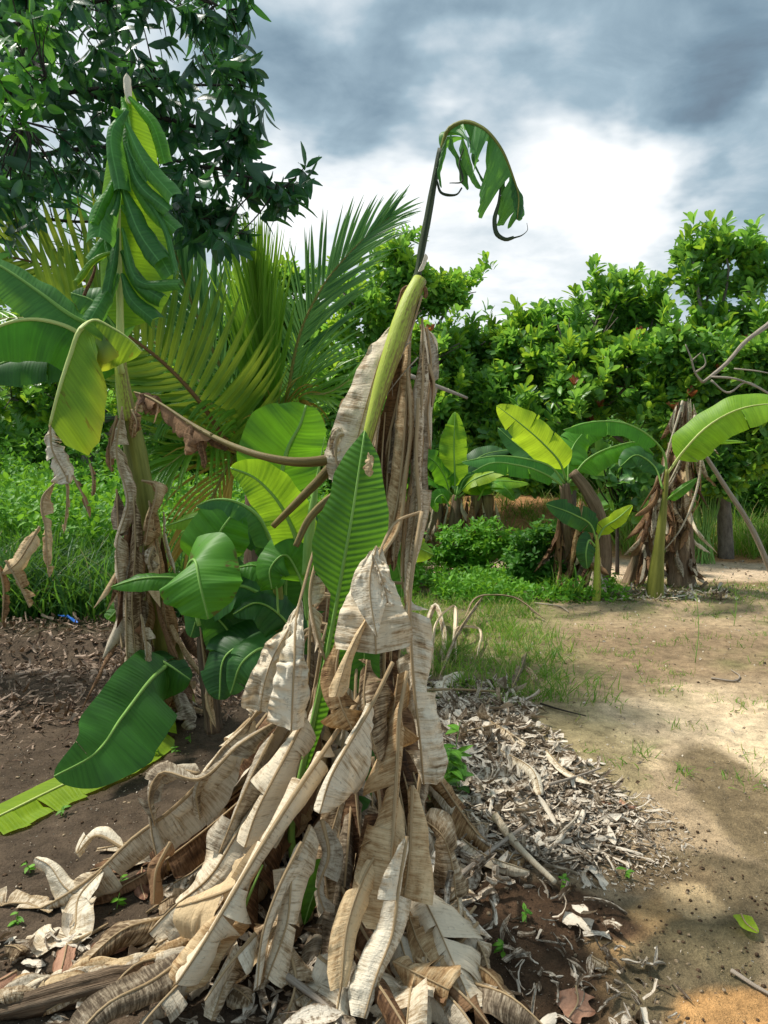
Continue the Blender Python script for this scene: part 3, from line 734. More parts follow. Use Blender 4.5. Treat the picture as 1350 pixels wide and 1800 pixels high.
dl([(694, 572, 2.93), (672, 620, 2.90), (650, 690, 2.88), (636, 740, 2.88), (622, 800, 2.9), (612, 850, 2.92)], (.06, .095), 'dry', 'mid_dry', (.003, .002), ang=(-10, 2), curl=(-.6, -.8), prof=lambda t: np.interp(t, [0, .15, .5, .85, 1], [.12, .6, .85, 1., .7]), tears=0, crink=.35, slant=.1, sls=0, rnd=.8)
dl([(690, 590, 2.95), (662, 640, 2.94), (640, 700, 2.94), (634, 780, 2.95)], (.03, .07), 'dry_warm', 'mid_dry', (.003, .002), ang=(-10, 0), curl=(-.6, -.9), tears=1, crink=.4)
dl([(742, 520, 2.9), (722, 580, 2.89), (705, 620, 2.88), (672, 680, 2.87), (650, 716, 2.88)], .013, 'dry_grey', 'mid_dry', (.006, .002), curl=(-2, -2), **S_)
dl([(742, 560, 2.93), (744, 660, 2.90), (738, 760, 2.88), (735, 850, 2.88), (722, 960, 2.86), (712, 1060, 2.84)], (.045, .040), 'dry', 'mid_dry', (.006, .006), ang=(-20, -20), curl=(-1.8, -1.6), prof=prof_strap, tears=2)
dl([(722, 575, 2.93), (716, 680, 2.90), (708, 800, 2.87), (698, 890, 2.86), (680, 960, 2.84)], (.040, .045), 'dry_warm', 'mid_dry', (.007, .006), ang=(-30, -10), curl=(-1.8, -1.6), prof=prof_strap, tears=0)
dl([(750, 575, 2.96), (758, 640, 2.95), (752, 730, 2.95), (757, 790, 2.95)], (.03, .03), 'dry_grey', 'mid_dry', (.005, .004), curl=(-1.9, -1.9), prof=prof_strap)
dl([(738, 572, 2.97), (757, 590, 2.97), (758, 640, 2.97), (748, 700, 2.97)], (.022, .022), 'dry', curl=(-1.5, -1.5), tears=2)
dl([(752, 640, 2.93), (762, 670, 2.93), (760, 715, 2.93)], (.006, .016), 'dry_brown', curl=(-1.5, -1.5), tears=0)
dl([(700, 720, 3.0), (690, 800, 2.96), (688, 900, 2.95), (676, 1000, 2.93)], (.05, .06), 'dry_brown', 'mid_dry', (.005, .005), ang=(-10, -10), prof=prof_strap)
dl([(716, 600, 2.95), (700, 700, 2.93), (676, 800, 2.95), (664, 880, 2.96)], (.05, .05), 'dry_brown', 'mid_dry', ang=(-10, -10), prof=prof_strap)
dl([(735, 700, 2.86), (732, 820, 2.84), (737, 900, 2.83), (728, 980, 2.8), (716, 1070, 2.78)], (.030, .026), 'dry', 'mid_dry', (.008, .008), curl=(-2.6, -2.6), prof=prof_strap, tears=0)
dl([(716, 650, 2.88), (722, 760, 2.86), (712, 840, 2.85), (700, 930, 2.8), (668, 980, 2.74)], (.026, .026), 'dry_warm', 'mid_dry', (.008, .009), curl=(-2.6, -2.6), prof=prof_strap, tears=0)
dl([(745, 600, 2.90), (740, 700, 2.89), (727, 780, 2.88), (735, 850, 2.9), (742, 900, 2.9)], (.026, .022), 'dry_pale', 'mid_dry', (.004, .003), curl=(-1.8, -1.8), prof=prof_strap, tears=0)
dl([(640, 730, 2.95), (622, 790, 2.93), (600, 830, 2.9), (606, 880, 2.9)], (.04, .05), 'dry', tears=2)
dl([(620, 770, 2.92), (598, 765, 2.9), (590, 790, 2.9), (596, 830, 2.9)], (.035, .03), 'dry_pale', tears=3, crink=.8, ragged=.3, curl=(-2, -2))
dl([(612, 735, 2.95), (600, 718, 2.95), (606, 700, 2.95)], (.01, .02), 'dry_brown', tears=0)
for k in range(8):
    x0 = 658+k*11; mt = ['dry', 'dry_brown', 'dry_warm', 'dry_grey'][k % 4]; yy = 2.92+.012*(k % 3)
    dl([(x0+8, 700+25*(k % 3), yy), (x0+2, 820, yy-.02), (x0+rng.integers(-14, 6), 900, yy-.03), (x0+rng.integers(-22, 4), 950+rng.integers(0, 90), yy-.06)], (.020+.012*rng.random(), .024), mt, 'mid_dry', (.004, .003), curl=(-1.6, -1.9), prof=prof_strap, tears=1)
# thin peeling strings across the green stem
mb = MB()
for q in [[(741, 545, 2.90), (716, 572, 2.90), (694, 590, 2.90), (684, 600, 2.91)], [(722, 600, 2.88), (700, 622, 2.88), (682, 650, 2.88), (662, 690, 2.9), (652, 720, 2.9)], [(735, 628, 2.88), (706, 660, 2.88), (676, 700, 2.88), (655, 735, 2.9)], [(700, 590, 2.88), (690, 640, 2.88), (690, 700, 2.88)]]:
    tube(mb, pts(*q), (.003, .002, .001), 16, 5)
mb.build('peeling_fibre', MAT['dry_grey'], main)
# ---- the long arching dead petiole running left
arc = pts((645, 770, 2.98), (610, 795, 2.95), (570, 809, 2.92), (520, 812, 2.9), (470, 804, 2.92), (420, 788, 2.98), (375, 768, 3.05), (330, 742, 3.15), (290, 715, 3.25), (258, 697, 3.35), (236, 690, 3.4))
o = leafpart(main, 'dead_leaf', arc[6:], (.07, .09), 'dry_brown', 'mid_brown', (.0095, .007, .004), N0=(0, -.6, 1), ang=(-70, -60), curl=(-.6, -.5), grav=.9, tears=4, spread=.4, ragged=.35, shrink=.5, crink=.4, prof=prof_strap)
mb = MB(); tube(mb, arc[:8], (.026, .020, .014, .011, .0095), 40, 10); mb.build('petiole', MAT['mid_brown'], main)
mb = MB(); tube(mb, pts((640, 800, 3.0), (600, 808, 2.98), (555, 850, 2.98), (515, 890, 2.98), (480, 925, 3.0)), (.026, .02, .016, .012), 30, 10); mb.build('petiole', MAT['mid_brown'], main)
mb = MB(); tube(mb, pts((640, 850, 3.02), (590, 870, 3.0), (545, 910, 3.0), (520, 960, 3.0)), (.02, .016, .012), 30, 10); mb.build('petiole', MAT['stem_brown'], main)
for s_, w in [([(334, 746, 3.12), (330, 775, 3.12), (326, 800, 3.12)], .05), ([(352, 756, 3.08), (372, 772, 3.08), (404, 785, 3.06)], .028), ([(348, 756, 3.1), (353, 790, 3.1), (360, 824, 3.1)], .018), ([(244, 692, 3.35), (262, 706, 3.35), (275, 728, 3.35)], .045)]:
    mb = MB(); blade(mb, pts(*s_), w, N0=(0, -1, .2), curl=(-1.4, -1.2), ragged=.3, tears=1, crink=.6, n=20, m=6, prof=prof_strap); mb.build('dead_blade', MAT['dry_brown'], o)

# ---- hand placed dead leaves of the skirt, traced from the photograph
# front folded leaf
dl([(740, 900, 2.66), (700, 915, 2.6), (674, 955, 2.5), (660, 1000, 2.42), (658, 1060, 2.35), (661, 1150, 2.31)], (.085, .095), 'dry', 'mid_dry', (.008, .004), t0=.40, ang=(-4, -4), curl=(-.5, -.4), tears=0, crink=.5, cone=.1, prof=prof_tri, slant=-.12, sls=0, ragged=.02, rnd=.75)
dl([(652, 1075, 2.33), (622, 1130, 2.30), (600, 1190, 2.30), (590, 1225, 2.3)], (.03, .035), 'dry_warm', 'mid_dry', (.003, .002), curl=(-1.6, -1.6), tears=0)
dl([(662, 960, 2.36), (650, 1020, 2.31), (655, 1080, 2.28), (663, 1120, 2.27)], (.05, .05), 'dry_pale', 'mid_dry', (.003, .002), ang=(-3, -8), curl=(-.3, -.3), tears=0, crink=.3, sls=0, cone=0, rnd=.85, prof=lambda t: np.interp(t, [0, .5, .95, 1], [.08, 1., .12, .03]))
dl([(655, 975, 2.33), (672, 1020, 2.30), (682, 1060, 2.30)], (.03, .02), 'dry_pale', 'mid_dry', (.002, .001), curl=(-2, -2), tears=2, crink=.9, ragged=.3)
# crinkled pale leaf at left, two lobes
dl([(562, 935, 2.72), (540, 1010, 2.64), (521, 1090, 2.55), (518, 1150, 2.48), (514, 1230, 2.44), (512, 1285, 2.43)], (.05, .065), 'dry_pale', 'mid_dry', (.009, .004), t0=.36, ang=(-8, -12), curl=(-.7, -.6), tears=0, crink=1.1, prof=prof_tri, slant=-.05, sls=0, rnd=.85)
dl([(528, 1060, 2.60), (505, 1110, 2.56), (478, 1160, 2.55), (462, 1215, 2.55), (458, 1250, 2.55)], (.05, .05), 'dry', 'mid_dry', (.004, .002), ang=(-5, -5), curl=(-.6, -.5), tears=0, crink=1.1, prof=prof_tri, sls=0, ragged=.06, rnd=.8)
dl([(585, 900, 2.80), (558, 980, 2.72), (545, 1050, 2.66), (556, 1110, 2.62), (572, 1160, 2.6)], (.05, .045), 'dry', 'mid_dry', (.010, .006), t0=.45, tears=2, crink=.6)
# pale leaf down the right side
dl([(742, 900, 2.62), (727, 990, 2.56), (720, 1060, 2.50), (722, 1130, 2.46), (728, 1210, 2.43), (738, 1300, 2.41), (745, 1378, 2.41)], (.075, .055), 'dry_pale', 'mid_dry', (.012, .009, .004), t0=.34, ang=(-8, -25), curl=(-.7, -1.1), tears=3, spread=.18, crink=.7, prof=prof_strap, ragged=.12)
# long smooth folded leaf (545,1280)-(400,1480)
dl([(535, 1262, 2.5), (512, 1310, 2.44), (480, 1370, 2.38), (450, 1430, 2.35), (430, 1490, 2.33)], (.085, .055), 'dry', 'mid_dry', (.008, .003), ang=(-12, -22), curl=(-1.0, -1.3), tears=1, crink=.12, spread=.1, prof=prof_banana, ragged=.03)
dl([(480, 1290, 2.5), (440, 1370, 2.45), (405, 1450, 2.42), (385, 1500, 2.4)], (.05, .06), 'dry_grey', tears=2, crink=.3)
# long stalk with scrolls, centre to lower left
dl([(640, 1215, 2.52), (590, 1290, 2.38), (535, 1370, 2.28), (470, 1470, 2.18), (410, 1570, 2.10), (350, 1670, 2.04), (310, 1730, 2.02)], (.085, .07), 'dry', 'mid_dry', (.012, .010, .004), t0=.22, ang=(5, -35), curl=(-2.3, -1.9), tears=9, spread=.22, crink=.2, cone=.5, prof=prof_strap, lift=True)
# ragged white flap from the centre
dl([(690, 1165, 2.42), (650, 1245, 2.33), (612, 1310, 2.27), (580, 1370, 2.22), (562, 1430, 2.2)], (.115, .055), 'dry_pale', 'mid_dry', (.011, .009, .003), t0=.30, ang=(-18, -35), curl=(-.5, -1.6), tears=1, spread=.1, crink=.25, prof=prof_spread, ragged=.14, slant=.25)
# two scrolls beside it
dl([(645, 1160, 2.45), (640, 1230, 2.38), (655, 1300, 2.33), (668, 1340, 2.32)], (.085, .085), 'dry', 'mid_dry', (.004, .003), ang=(0, 0), curl=(-1.6, -1.4), tears=0, crink=.25, prof=prof_spread)
dl([(700, 1185, 2.44), (692, 1250, 2.40), (688, 1300, 2.38), (690, 1345, 2.38)], (.085, .04), 'dry_warm', 'mid_dry', (.004, .003), ang=(8, -20), curl=(-1.9, -1.4), tears=0, crink=.12, prof=prof_spread)
dl([(598, 1130, 2.44), (590, 1180, 2.4), (600, 1240, 2.36), (620, 1282, 2.35)], (.045, .055), 'dry_warm', 'mid_dry', (.005, .003), ang=(-10, 15), curl=(-1.6, -1.9), tears=1, crink=.25, prof=prof_spread)
# centre stalk straight down
dl([(716, 1180, 2.42), (702, 1260, 2.36), (698, 1350, 2.30), (692, 1450, 2.24), (688, 1540, 2.18), (690, 1640, 2.13)], (.035, .095), 'dry_warm', 'mid_dry', (.010, .008, .004), t0=.12, ang=(-40, -5), curl=(-1.5, -1.5), tears=4, spread=.25, crink=.15, cone=.6, prof=prof_strap)
# hanging pointed leaves in the middle
dl([(640, 1290, 2.45), (612, 1370, 2.38), (590, 1440, 2.34), (572, 1510, 2.31), (578, 1590, 2.3)], (.05, .05), 'dry', 'mid_dry', (.005, .003), curl=(-1.6, -1.5), tears=2, crink=.3)
dl([(566, 1440, 2.3), (578, 1500, 2.27), (560, 1570, 2.24), (570, 1600, 2.23)], (.04, .04), 'dry_grey', curl=(-1.2, -1.8), tears=1)
dl([(545, 1450, 2.26), (515, 1530, 2.18), (505, 1620, 2.12), (470, 1720, 2.07)], (.065, .055), 'dry', 'mid_dry', (.006, .003), ang=(-10, -20), curl=(-1.2, -1.2), tears=2, crink=.2)
dl([(530, 1480, 2.2), (490, 1560, 2.13), (462, 1640, 2.08), (452, 1735, 2.04)], (.04, .045), 'dry_pale', curl=(-1.8, -1.2), tears=1, prof=prof_strap)
dl([(700, 1400, 2.30), (672, 1480, 2.25), (640, 1540, 2.18), (612, 1620, 2.12), (600, 1735, 2.04)], (.05, .04), 'dry_warm', ang=(0, -30), curl=(-1.4, -1.6), tears=2, prof=prof_strap)
dl([(715, 1470, 2.22), (700, 1560, 2.15), (690, 1640, 2.10), (660, 1720, 2.04), (640, 1790, 2.0)], (.035, .05), 'dry_pale', curl=(-2., -1.6), tears=1, prof=prof_strap)
dl([(725, 1380, 2.33), (722, 1460, 2.28), (716, 1540, 2.22), (700, 1620, 2.16)], (.07, .035), 'dry_warm', ang=(0, -30), curl=(-1.6, -1.4), tears=2, cone=.7)
dl([(742, 1340, 2.45), (735, 1420, 2.4), (750, 1480, 2.38), (756, 1510, 2.38)], (.045, .05), 'dry_grey', tears=1, curl=(-1.2, -1.2))
dl([(745, 1440, 2.5), (778, 1470, 2.44), (795, 1520, 2.42), (802, 1580, 2.40)], (.055, .06), 'dry', 'mid_dry', (.004, .003), ang=(20, 20), curl=(-1.6, -1.6), tears=2, crink=.2, lift=True)
dl([(655, 1330, 2.52), (668, 1420, 2.46), (660, 1500, 2.42), (664, 1570, 2.4)], (.05, .05), 'dry_brown', tears=2)
dl([(620, 1330, 2.6), (630, 1440, 2.52), (640, 1540, 2.46), (630, 1600, 2.44)], (.05, .06), 'dry_brown', tears=2)
# leaf reaching out far to the left, along the ground
dl([(560, 1190, 2.95), (470, 1240, 2.86), (405, 1300, 2.76), (352, 1375, 2.70), (300, 1425, 2.68), (232, 1475, 2.66), (170, 1535, 2.60), (95, 1585, 2.58), (30, 1615, 2.58)], (.075, .085), 'dry', 'mid_dry', (.013, .010, .004), t0=.22, N0=(0, -.6, .8), ang=(-20, -35), curl=(-1.5, -1.5), tears=6, spread=.45, crink=.3, cone=.6, prof=prof_strap, lift=True)
dl([(215, 1490, 2.66), (165, 1470, 2.68), (135, 1500, 2.66), (150, 1468, 2.7)], (.02, .03), 'dry_pale', tears=0, lift=True)
dl([(180, 1530, 2.6), (140, 1575, 2.56), (128, 1640, 2.45), (62, 1700, 2.36)], (.06, .085), 'dry_pale', 'mid_dry', (.005, .003), N0=(0, -.7, .7), ang=(-5, -5), curl=(-.5, -.6), tears=1, crink=.35, prof=prof_strap, lift=True)
dl([(150, 1590, 2.56), (110, 1555, 2.6), (85, 1520, 2.64), (62, 1508, 2.66)], (.05, .03), 'dry_pale', 'mid_dry', (.004, .002), N0=(0, -.7, .7), curl=(-1., -.7), tears=0, lift=True)
dl([(90, 1610, 2.56), (50, 1590, 2.6), (10, 1590, 2.6), (-20, 1610, 2.6)], (.03, .05), 'dry', N0=(0, -.7, .7), curl=(-1., -.7), tears=0, lift=True)
# the mid left tangle
dl([(540, 1180, 2.9), (475, 1225, 2.82), (428, 1280, 2.76), (380, 1330, 2.72), (345, 1395, 2.66), (352, 1440, 2.64)], (.05, .045), 'dry', 'mid_dry', (.008, .004), t0=.3, curl=(-1.8, -1.8), tears=3, spread=.4)
dl([(500, 1260, 2.7), (420, 1310, 2.62), (350, 1370, 2.58), (280, 1360, 2.6), (262, 1400, 2.6), (272, 1450, 2.6)], (.05, .04), 'dry_grey', N0=(0, -.7, .7), curl=(-1.4, -1.4), tears=3, spread=.4)
dl([(350, 1360, 2.66), (305, 1355, 2.66), (275, 1368, 2.64), (265, 1440, 2.62), (278, 1520, 2.58)], (.03, .045), 'dry_grey', curl=(-1.2, -1.4), tears=1, prof=prof_strap)
dl([(470, 1390, 2.5), (420, 1460, 2.42), (370, 1540, 2.36), (300, 1600, 2.34), (262, 1640, 2.34)], (.06, .07), 'dry', 'mid_dry', (.007, .004), N0=(0, -.6, .8), ang=(-10, -25), curl=(-1.6, -1.4), tears=3, cone=.6, lift=True)
dl([(465, 1500, 2.3), (410, 1560, 2.24), (360, 1580, 2.24), (310, 1595, 2.26)], (.085, .05), 'dry_warm', N0=(0, -.7, .7), ang=(10, -10), curl=(-1.9, -1.4), tears=1, lift=True)
dl([(430, 1580, 2.2), (370, 1640, 2.12), (330, 1700, 2.08), (300, 1740, 2.06)], (.065, .06), 'dry_warm', N0=(0, -.7, .7), ang=(-10, -20), curl=(-1.2, -1.6), tears=2, lift=True)
dl([(450, 1640, 2.12), (400, 1700, 2.06), (360, 1760, 2.0)], (.04, .045), 'dry_pale', N0=(0, -.7, .7), tears=1, lift=True)
dl([(300, 1480, 2.5), (275, 1530, 2.46), (270, 1590, 2.42)], (.03, .03), 'dry_brown', N0=(0, -.7, .7), tears=1, lift=True)
# bottom centre and right: broad fibrous sheath ends
for q, w, mt in [([(735, 1560, 2.32), (765, 1620, 2.22), (800, 1700, 2.10), (832, 1770, 2.02)], .085, 'dry'),
                 ([(715, 1600, 2.26), (742, 1670, 2.16), (782, 1720, 2.08), (822, 1752, 2.05)], .065, 'dry_warm'),
                 ([(700, 1640, 2.2), (720, 1700, 2.12), (770, 1760, 2.04), (800, 1800, 2.0)], .05, 'dry_grey'),
                 ([(690, 1690, 2.1), (730, 1710, 2.07), (790, 1740, 2.03)], .06, 'dry_warm'),
                 ([(650, 1700, 2.1), (680, 1750, 2.04), (720, 1800, 1.99)], .06, 'dry')]:
    dl(q, (w, w*.8), mt, 'mid_dry', (.004, .003), N0=(.1, -.8, .7), ang=(-5, -10), curl=(-.8, -1.1), tears=3, spread=.2, crink=.3, prof=prof_strap, lift=True)
dl([(600, 1560, 2.35), (640, 1640, 2.24), (690, 1720, 2.12), (735, 1790, 2.02)], (.06, .06), 'dry_brown', N0=(0, -.7, .7), tears=3, lift=True)
dl([(480, 1700, 2.12), (530, 1735, 2.08), (580, 1775, 2.03), (615, 1810, 1.98)], (.03, .03), 'dry_grey', 'dead_wood', (.014, .012, .008), N0=(0, -.7, .7), curl=(-1.8, -1.8), tears=1, lift=True)
dl([(560, 1680, 2.14), (600, 1720, 2.1), (590, 1780, 2.03)], (.06, .09), 'dry_pale', N0=(0, -.7, .7), ang=(-5, -5), tears=1, lift=True)
dl([(500, 1650, 2.16), (520, 1720, 2.1), (500, 1800, 2.02)], (.06, .06), 'dry', N0=(0, -.7, .7), tears=2, lift=True)
# ---- more of the skirt, filling round the stem down to the soil
trunkC = cr(stem, 60)
def trunk_at(z):
    k = int(np.argmin(np.abs(trunkC[:, 2]-z))); return trunkC[k]
def skirt(az, z0, reach, hw, mat, side_bow=0., zend=.03):
    c = trunk_at(z0); o = np.array([math.sin(az), -math.cos(az), 0]); sd = np.array([math.cos(az), math.sin(az), 0])
    zg = lambda p: float(H(p[0], p[1]))
    p0 = c+o*.05; p1 = c+o*(.10+.10*reach)+np.array([0, 0, .03])
    p2 = c+o*reach*.42+sd*side_bow*.4; p2[2] = z0*.66
    p3 = c+o*reach*.72+sd*side_bow*.8; p3[2] = z0*.33
    p4 = c+o*reach*1.0+sd*side_bow; p4[2] = zg(p4)+zend
    p5 = p4+o*.12+sd*side_bow*.2; p5[2] = zg(p5)+.015
    leafpart(main, 'dead_leaf', [p0, p1, p2, p3, p4, p5], hw*1.5, mat, 'mid_dry', (.007, .005, .002), N0=tuple(o*.8+np.array([0, 0, .5])), t0=.25, ang=(-25+rng.normal(0, 15), -25+rng.normal(0, 15)),
             curl=(-1.9+rng.normal(0, .4), -1.9+rng.normal(0, .4)), tears=int(rng.integers(1, 4)), spread=.5, crink=.35, ragged=.04, shrink=.03, cone=.8, sls=.35, prof=prof_torn, grav=.35, rnd=rng.uniform(0, 1.), lift=True, m=7, n=36, midn=22)
mats = ['dry', 'dry', 'dry_grey', 'dry_brown', 'dry_warm', 'dry_pale']
azs = np.linspace(-100, 62, 34)
for k, az in enumerate(azs):
    a = math.radians(az+rng.normal(0, 4)); z0 = [1.0, .75, .55][k % 3]+rng.normal(0, .06)
    reach = [.50, .62, .45][k % 3]*(1.25 if az < -25 else (.75 if az > 15 else .9))+rng.normal(0, .05)
    skirt(a, z0, reach, .05+.02*rng.random(), mats[int(rng.integers(0, 6))], rng.normal(0, .08))
for k in range(30):
    px = rng.uniform(230, 840); py = rng.uniform(1600, 1800); a = (px-620)/620*1.3+rng.normal(0, .45)
    q0 = G(px, py, rng.uniform(.04, .12)); o = np.array([math.sin(a), -math.cos(a), 0]); ln = rng.uniform(.14, .32)
    q2 = q0+o*ln; q2[2] = float(H(q2[0], q2[1]))+.03; q1 = (q0+q2)/2+np.array([0, 0, rng.uniform(.0, .06)])
    leafpart(main, 'dead_leaf', [q0-o*.1+np.array([0, 0, .02]), q0, q1, q2], rng.uniform(.05, .09), mats[int(rng.integers(0, 6))], 'mid_dry', (.005, .002), N0=tuple(o*.3+np.array([0, -.3, .9])), ang=(-20, -20), curl=(-1.5+rng.normal(0, .5), -1.5+rng.normal(0, .5)), tears=int(rng.integers(0, 3)), spread=.5, crink=.35, ragged=.05, cone=.8, sls=.35, prof=prof_torn, lift=True, m=7, n=28, midn=14)
for k in range(22):
    az = rng.uniform(-100, -28) if k < 16 else rng.uniform(-28, 20)
    skirt(math.radians(az), rng.uniform(.45, .95), rng.uniform(.55, .95), .055+.02*rng.random(), mats[int(rng.integers(0, 6))], rng.normal(0, .12))
for k, az in enumerate([95, 130, 165, 200, 235]):
    skirt(math.radians(az), .9, .4, .055, mats[k], 0)
def dry_column(parent, a, b, r, n, mats=('dry', 'dry_grey', 'dry_brown', 'dry_warm'), up=True, wmul=1.):
    """dead sheaths and hanging leaf remains along a stem from base a to top b"""
    a = np.array(a); b = np.array(b)
    for k in range(n):
        f = rng.uniform(.15, 1.0); c = a+(b-a)*f; az = rng.uniform(-1.9, 1.9); sw_ = rng.normal(0, .09, 3)*np.array([1, 1, 0]); o = np.array([math.sin(az), -math.cos(az), 0])
        ln = rng.uniform(.25, .8)*min(1, f+.3); s0 = c+o*r*.9; s1 = c+o*(r+.06*rng.random()); s1[2] -= ln*.3; s2 = c+o*(r+.02+.16*rng.random())+sw_; s2[2] -= ln
        for s_ in (s1, s2): s_[2] = max(s_[2], float(H(s_[0], s_[1]))+.03)
        mt = mats[int(rng.integers(0, len(mats)))]
        mb = MB(); blade(mb, [s0, s1, s2], rng.uniform(.035, .08)*wmul, N0=tuple(o+np.array([0, 0, .2])), ang=(-20, -20), curl=(-1.2, -1.2), crink=.5, ragged=.25, tears=int(rng.integers(0, 3)), spread=.4, shrink=.2, n=14, m=5, prof=prof_strap)
        mb.build('dead_leaf', MAT[mt], parent)
# ---- the big upright green leaf of the sucker in front
sucker = thing('banana_sucker', G(528, 1545), 'banana sucker with one broad upright green leaf rising through the dry skirt', 'banana plant')
sp = pts((520, 1400, 2.62), (545, 1290, 2.62), (567, 1190, 2.61), (588, 1080, 2.60), (604, 990, 2.58), (620, 900, 2.57), (632, 820, 2.58), (641, 757, 2.62))
mb = MB()
def prof_main_l(t): return np.interp(t, [0, .12, .3, .5, .56, .60, .66, .74, .80, .86, .93, 1], [.0, .06, .10, .16, .22, .80, 1.0, .92, .72, .70, .42, .02])
def prof_main_r(t): return np.interp(t, [0, .1, .3, .45, .60, .66, .72, .78, .85, .93, 1], [.0, .18, .42, .60, .78, .86, 1.0, .97, .75, .5, .02])
blade(mb, sp, (.125, 0), prof=prof_main_l, ang=(4, 4), curl=(-.5, -.5), slant=.22, ragged=.025, wave=.05, n=90, m=10, N0=(.05, -1, .2), tears=3, spread=.05, rnd=.4)
blade(mb, sp, (0, .135), prof=prof_main_r, ang=(4, 4), curl=(-.6, -.6), slant=.18, ragged=.02, wave=.05, n=90, m=10, N0=(.05, -1, .2), tears=2, spread=.04, rnd=.4)
gl = mb.build('leaf', MAT['ban_torn'], sucker)
mb = MB(); C2 = cr(sp, 60); tube(mb, C2+np.array([0, -.004, 0]), (.011, .009, .007, .005, .002), 40, 8); mb.build('midrib', MAT['mid_green'], gl)
mb = MB(); tube(mb, [G(528, 1545)-np.array([0, 0, .05]), P(512, 1460, 2.62), sp[0]], (.018, .014, .011), 20, 9); mb.build('petiole', MAT['mid_green'], sucker)
mb = MB(); blade(mb, pts((647, 795, 2.545), (652, 820, 2.54), (650, 838, 2.54)), (.012, .022), curl=(-.3, -.3), ragged=.6, crink=.8, tears=2, n=22, m=6, prof=prof_strap); mb.build('dry_patch', MAT['dry_warm'], gl)
leafpart(sucker, 'leaf', pts((640, 1290, 2.72), (632, 1360, 2.70), (622, 1430, 2.68), (612, 1478, 2.66)), (.055, .05), 'ban_dark', 'mid_green', (.004, .002), ang=(-5, -5), curl=(-.5, -.5))
leafpart(sucker, 'leaf', pts((568, 1500, 2.45), (560, 1550, 2.43), (545, 1590, 2.40), (535, 1625, 2.38)), (.03, .045), 'ban_mid', 'mid_green', (.003, .002), curl=(-.5, -.5), ragged=.1, tears=1)
leafpart(sucker, 'leaf', pts((640, 1120, 2.80), (640, 1170, 2.80), (636, 1220, 2.80)), (.06, .06), 'ban_dark', 'mid_green', (.003, .002), prof=prof_strap)
leafpart(sucker, 'leaf', pts((690, 880, 3.2), (706, 940, 3.2), (740, 965, 3.2), (762, 975, 3.2)), (.06, .10), 'ban_yel', 'mid_green', (.004, .002), curl=(-.4, -.6), tears=3, spread=.15)
leafpart(sucker, 'leaf', pts((676, 900, 3.15), (690, 960, 3.15), (704, 1020, 3.15), (706, 1050, 3.15)), (.07, .055), 'ban_dark', 'mid_green', (.004, .002), curl=(-.4, -.6), tears=2, spread=.15)
mb = MB(); tube(mb, [G(412, 1640), P(440, 1570, 2.36), P(462, 1520, 2.4)], (.008, .005, .003), 14, 6); mb.build('shoot', MAT['mid_green'], sucker)
# ================================================================== LEFT BANANA PLANT
LB = thing('banana_plant', G(312, 1262), 'slim banana plant at left with a tall folded green leaf on top', 'banana plant')
mb = MB(); tube(mb, pts((318, 1275, 4.6), (300, 1180, 4.58), (282, 1090, 4.55), (268, 980, 4.52), (250, 860, 4.5), (236, 780, 4.48), (222, 710, 4.46)), (.12, .095, .085, .075, .065, .052), 44, 16, rough=.08); mb.build('pseudostem', MAT['stem_olive'], LB)
mb = MB(); tube(mb, pts((226, 740, 4.45), (218, 690, 4.44), (212, 640, 4.44), (210, 600, 4.44)), (.05, .045, .035, .026), 24, 14); mb.build('stem_top', MAT['stem_lime'], LB)
def lp(parent, spine, hw, mat, mid='mid_green', mr=(.012, .003), **k):
    kk = dict(curl=(-.5, -.5), tears=3, spread=.12, ragged=.025, wave=.06, n=60, m=9)
    kk.update(k); return leafpart(parent, 'leaf', pts(*spine), hw, mat, mid, mr, **kk)
# tall top leaf: upright midrib with rolled strips folded down both sides
top = pts((210, 640, 4.42), (211, 560, 4.40), (209, 460, 4.38), (208, 350, 4.36), (213, 260, 4.36), (221, 190, 4.38), (226, 150, 4.40))
def prof_top(t): return np.interp(t, [0, .07, .2, .4, .6, .8, .93, 1], [.05, .7, 1., 1., .9, .62, .25, .03])
tl = leafpart(LB, 'leaf', top, (.20, .30), 'ban_lite', 'mid_pale', (.022, .017, .012, .005), N0=(.1, -1, 0), prof=prof_top, t0=.13, ang=(-20, -12), curl=(-.9, -.5), slant=-.1, tears=0, ridge=1)
mb = MB(); rg = 0
strips = [  # (start on midrib, mid, end, half width)
 ((214, 240), (236, 300), (282, 300, 1), .0)]
def strip(a, b, c, w, mat='ban_blue', dy=0., cl=(-1.7, -1.7), un=False):
    b = (b[0]+rng.normal(0, 7), b[1]+rng.normal(0, 12)); c = (c[0]+rng.normal(0, 8), c[1]+rng.normal(0, 16)); w *= rng.uniform(.65, 1.45); cl = (-1.2-rng.random()*1.4, -1.2-rng.random()*1.4); dy += rng.normal(0, .02)
    m_ = MB(); Y0 = 4.33+dy
    blade(m_, pts((*a, Y0+.02), (*b, Y0-.03), (*c, Y0-.05)), w, N0=(.1, -1, 0) , curl=cl, ragged=.05, slant=.1+rng.normal(0, .25), n=26, m=8, prof=lambda t: np.interp(t, [0, .3, .8, 1], [.25, .7, 1., .9]), crink=.32)
    m_.build('rolled_strip', MAT[mat], tl)
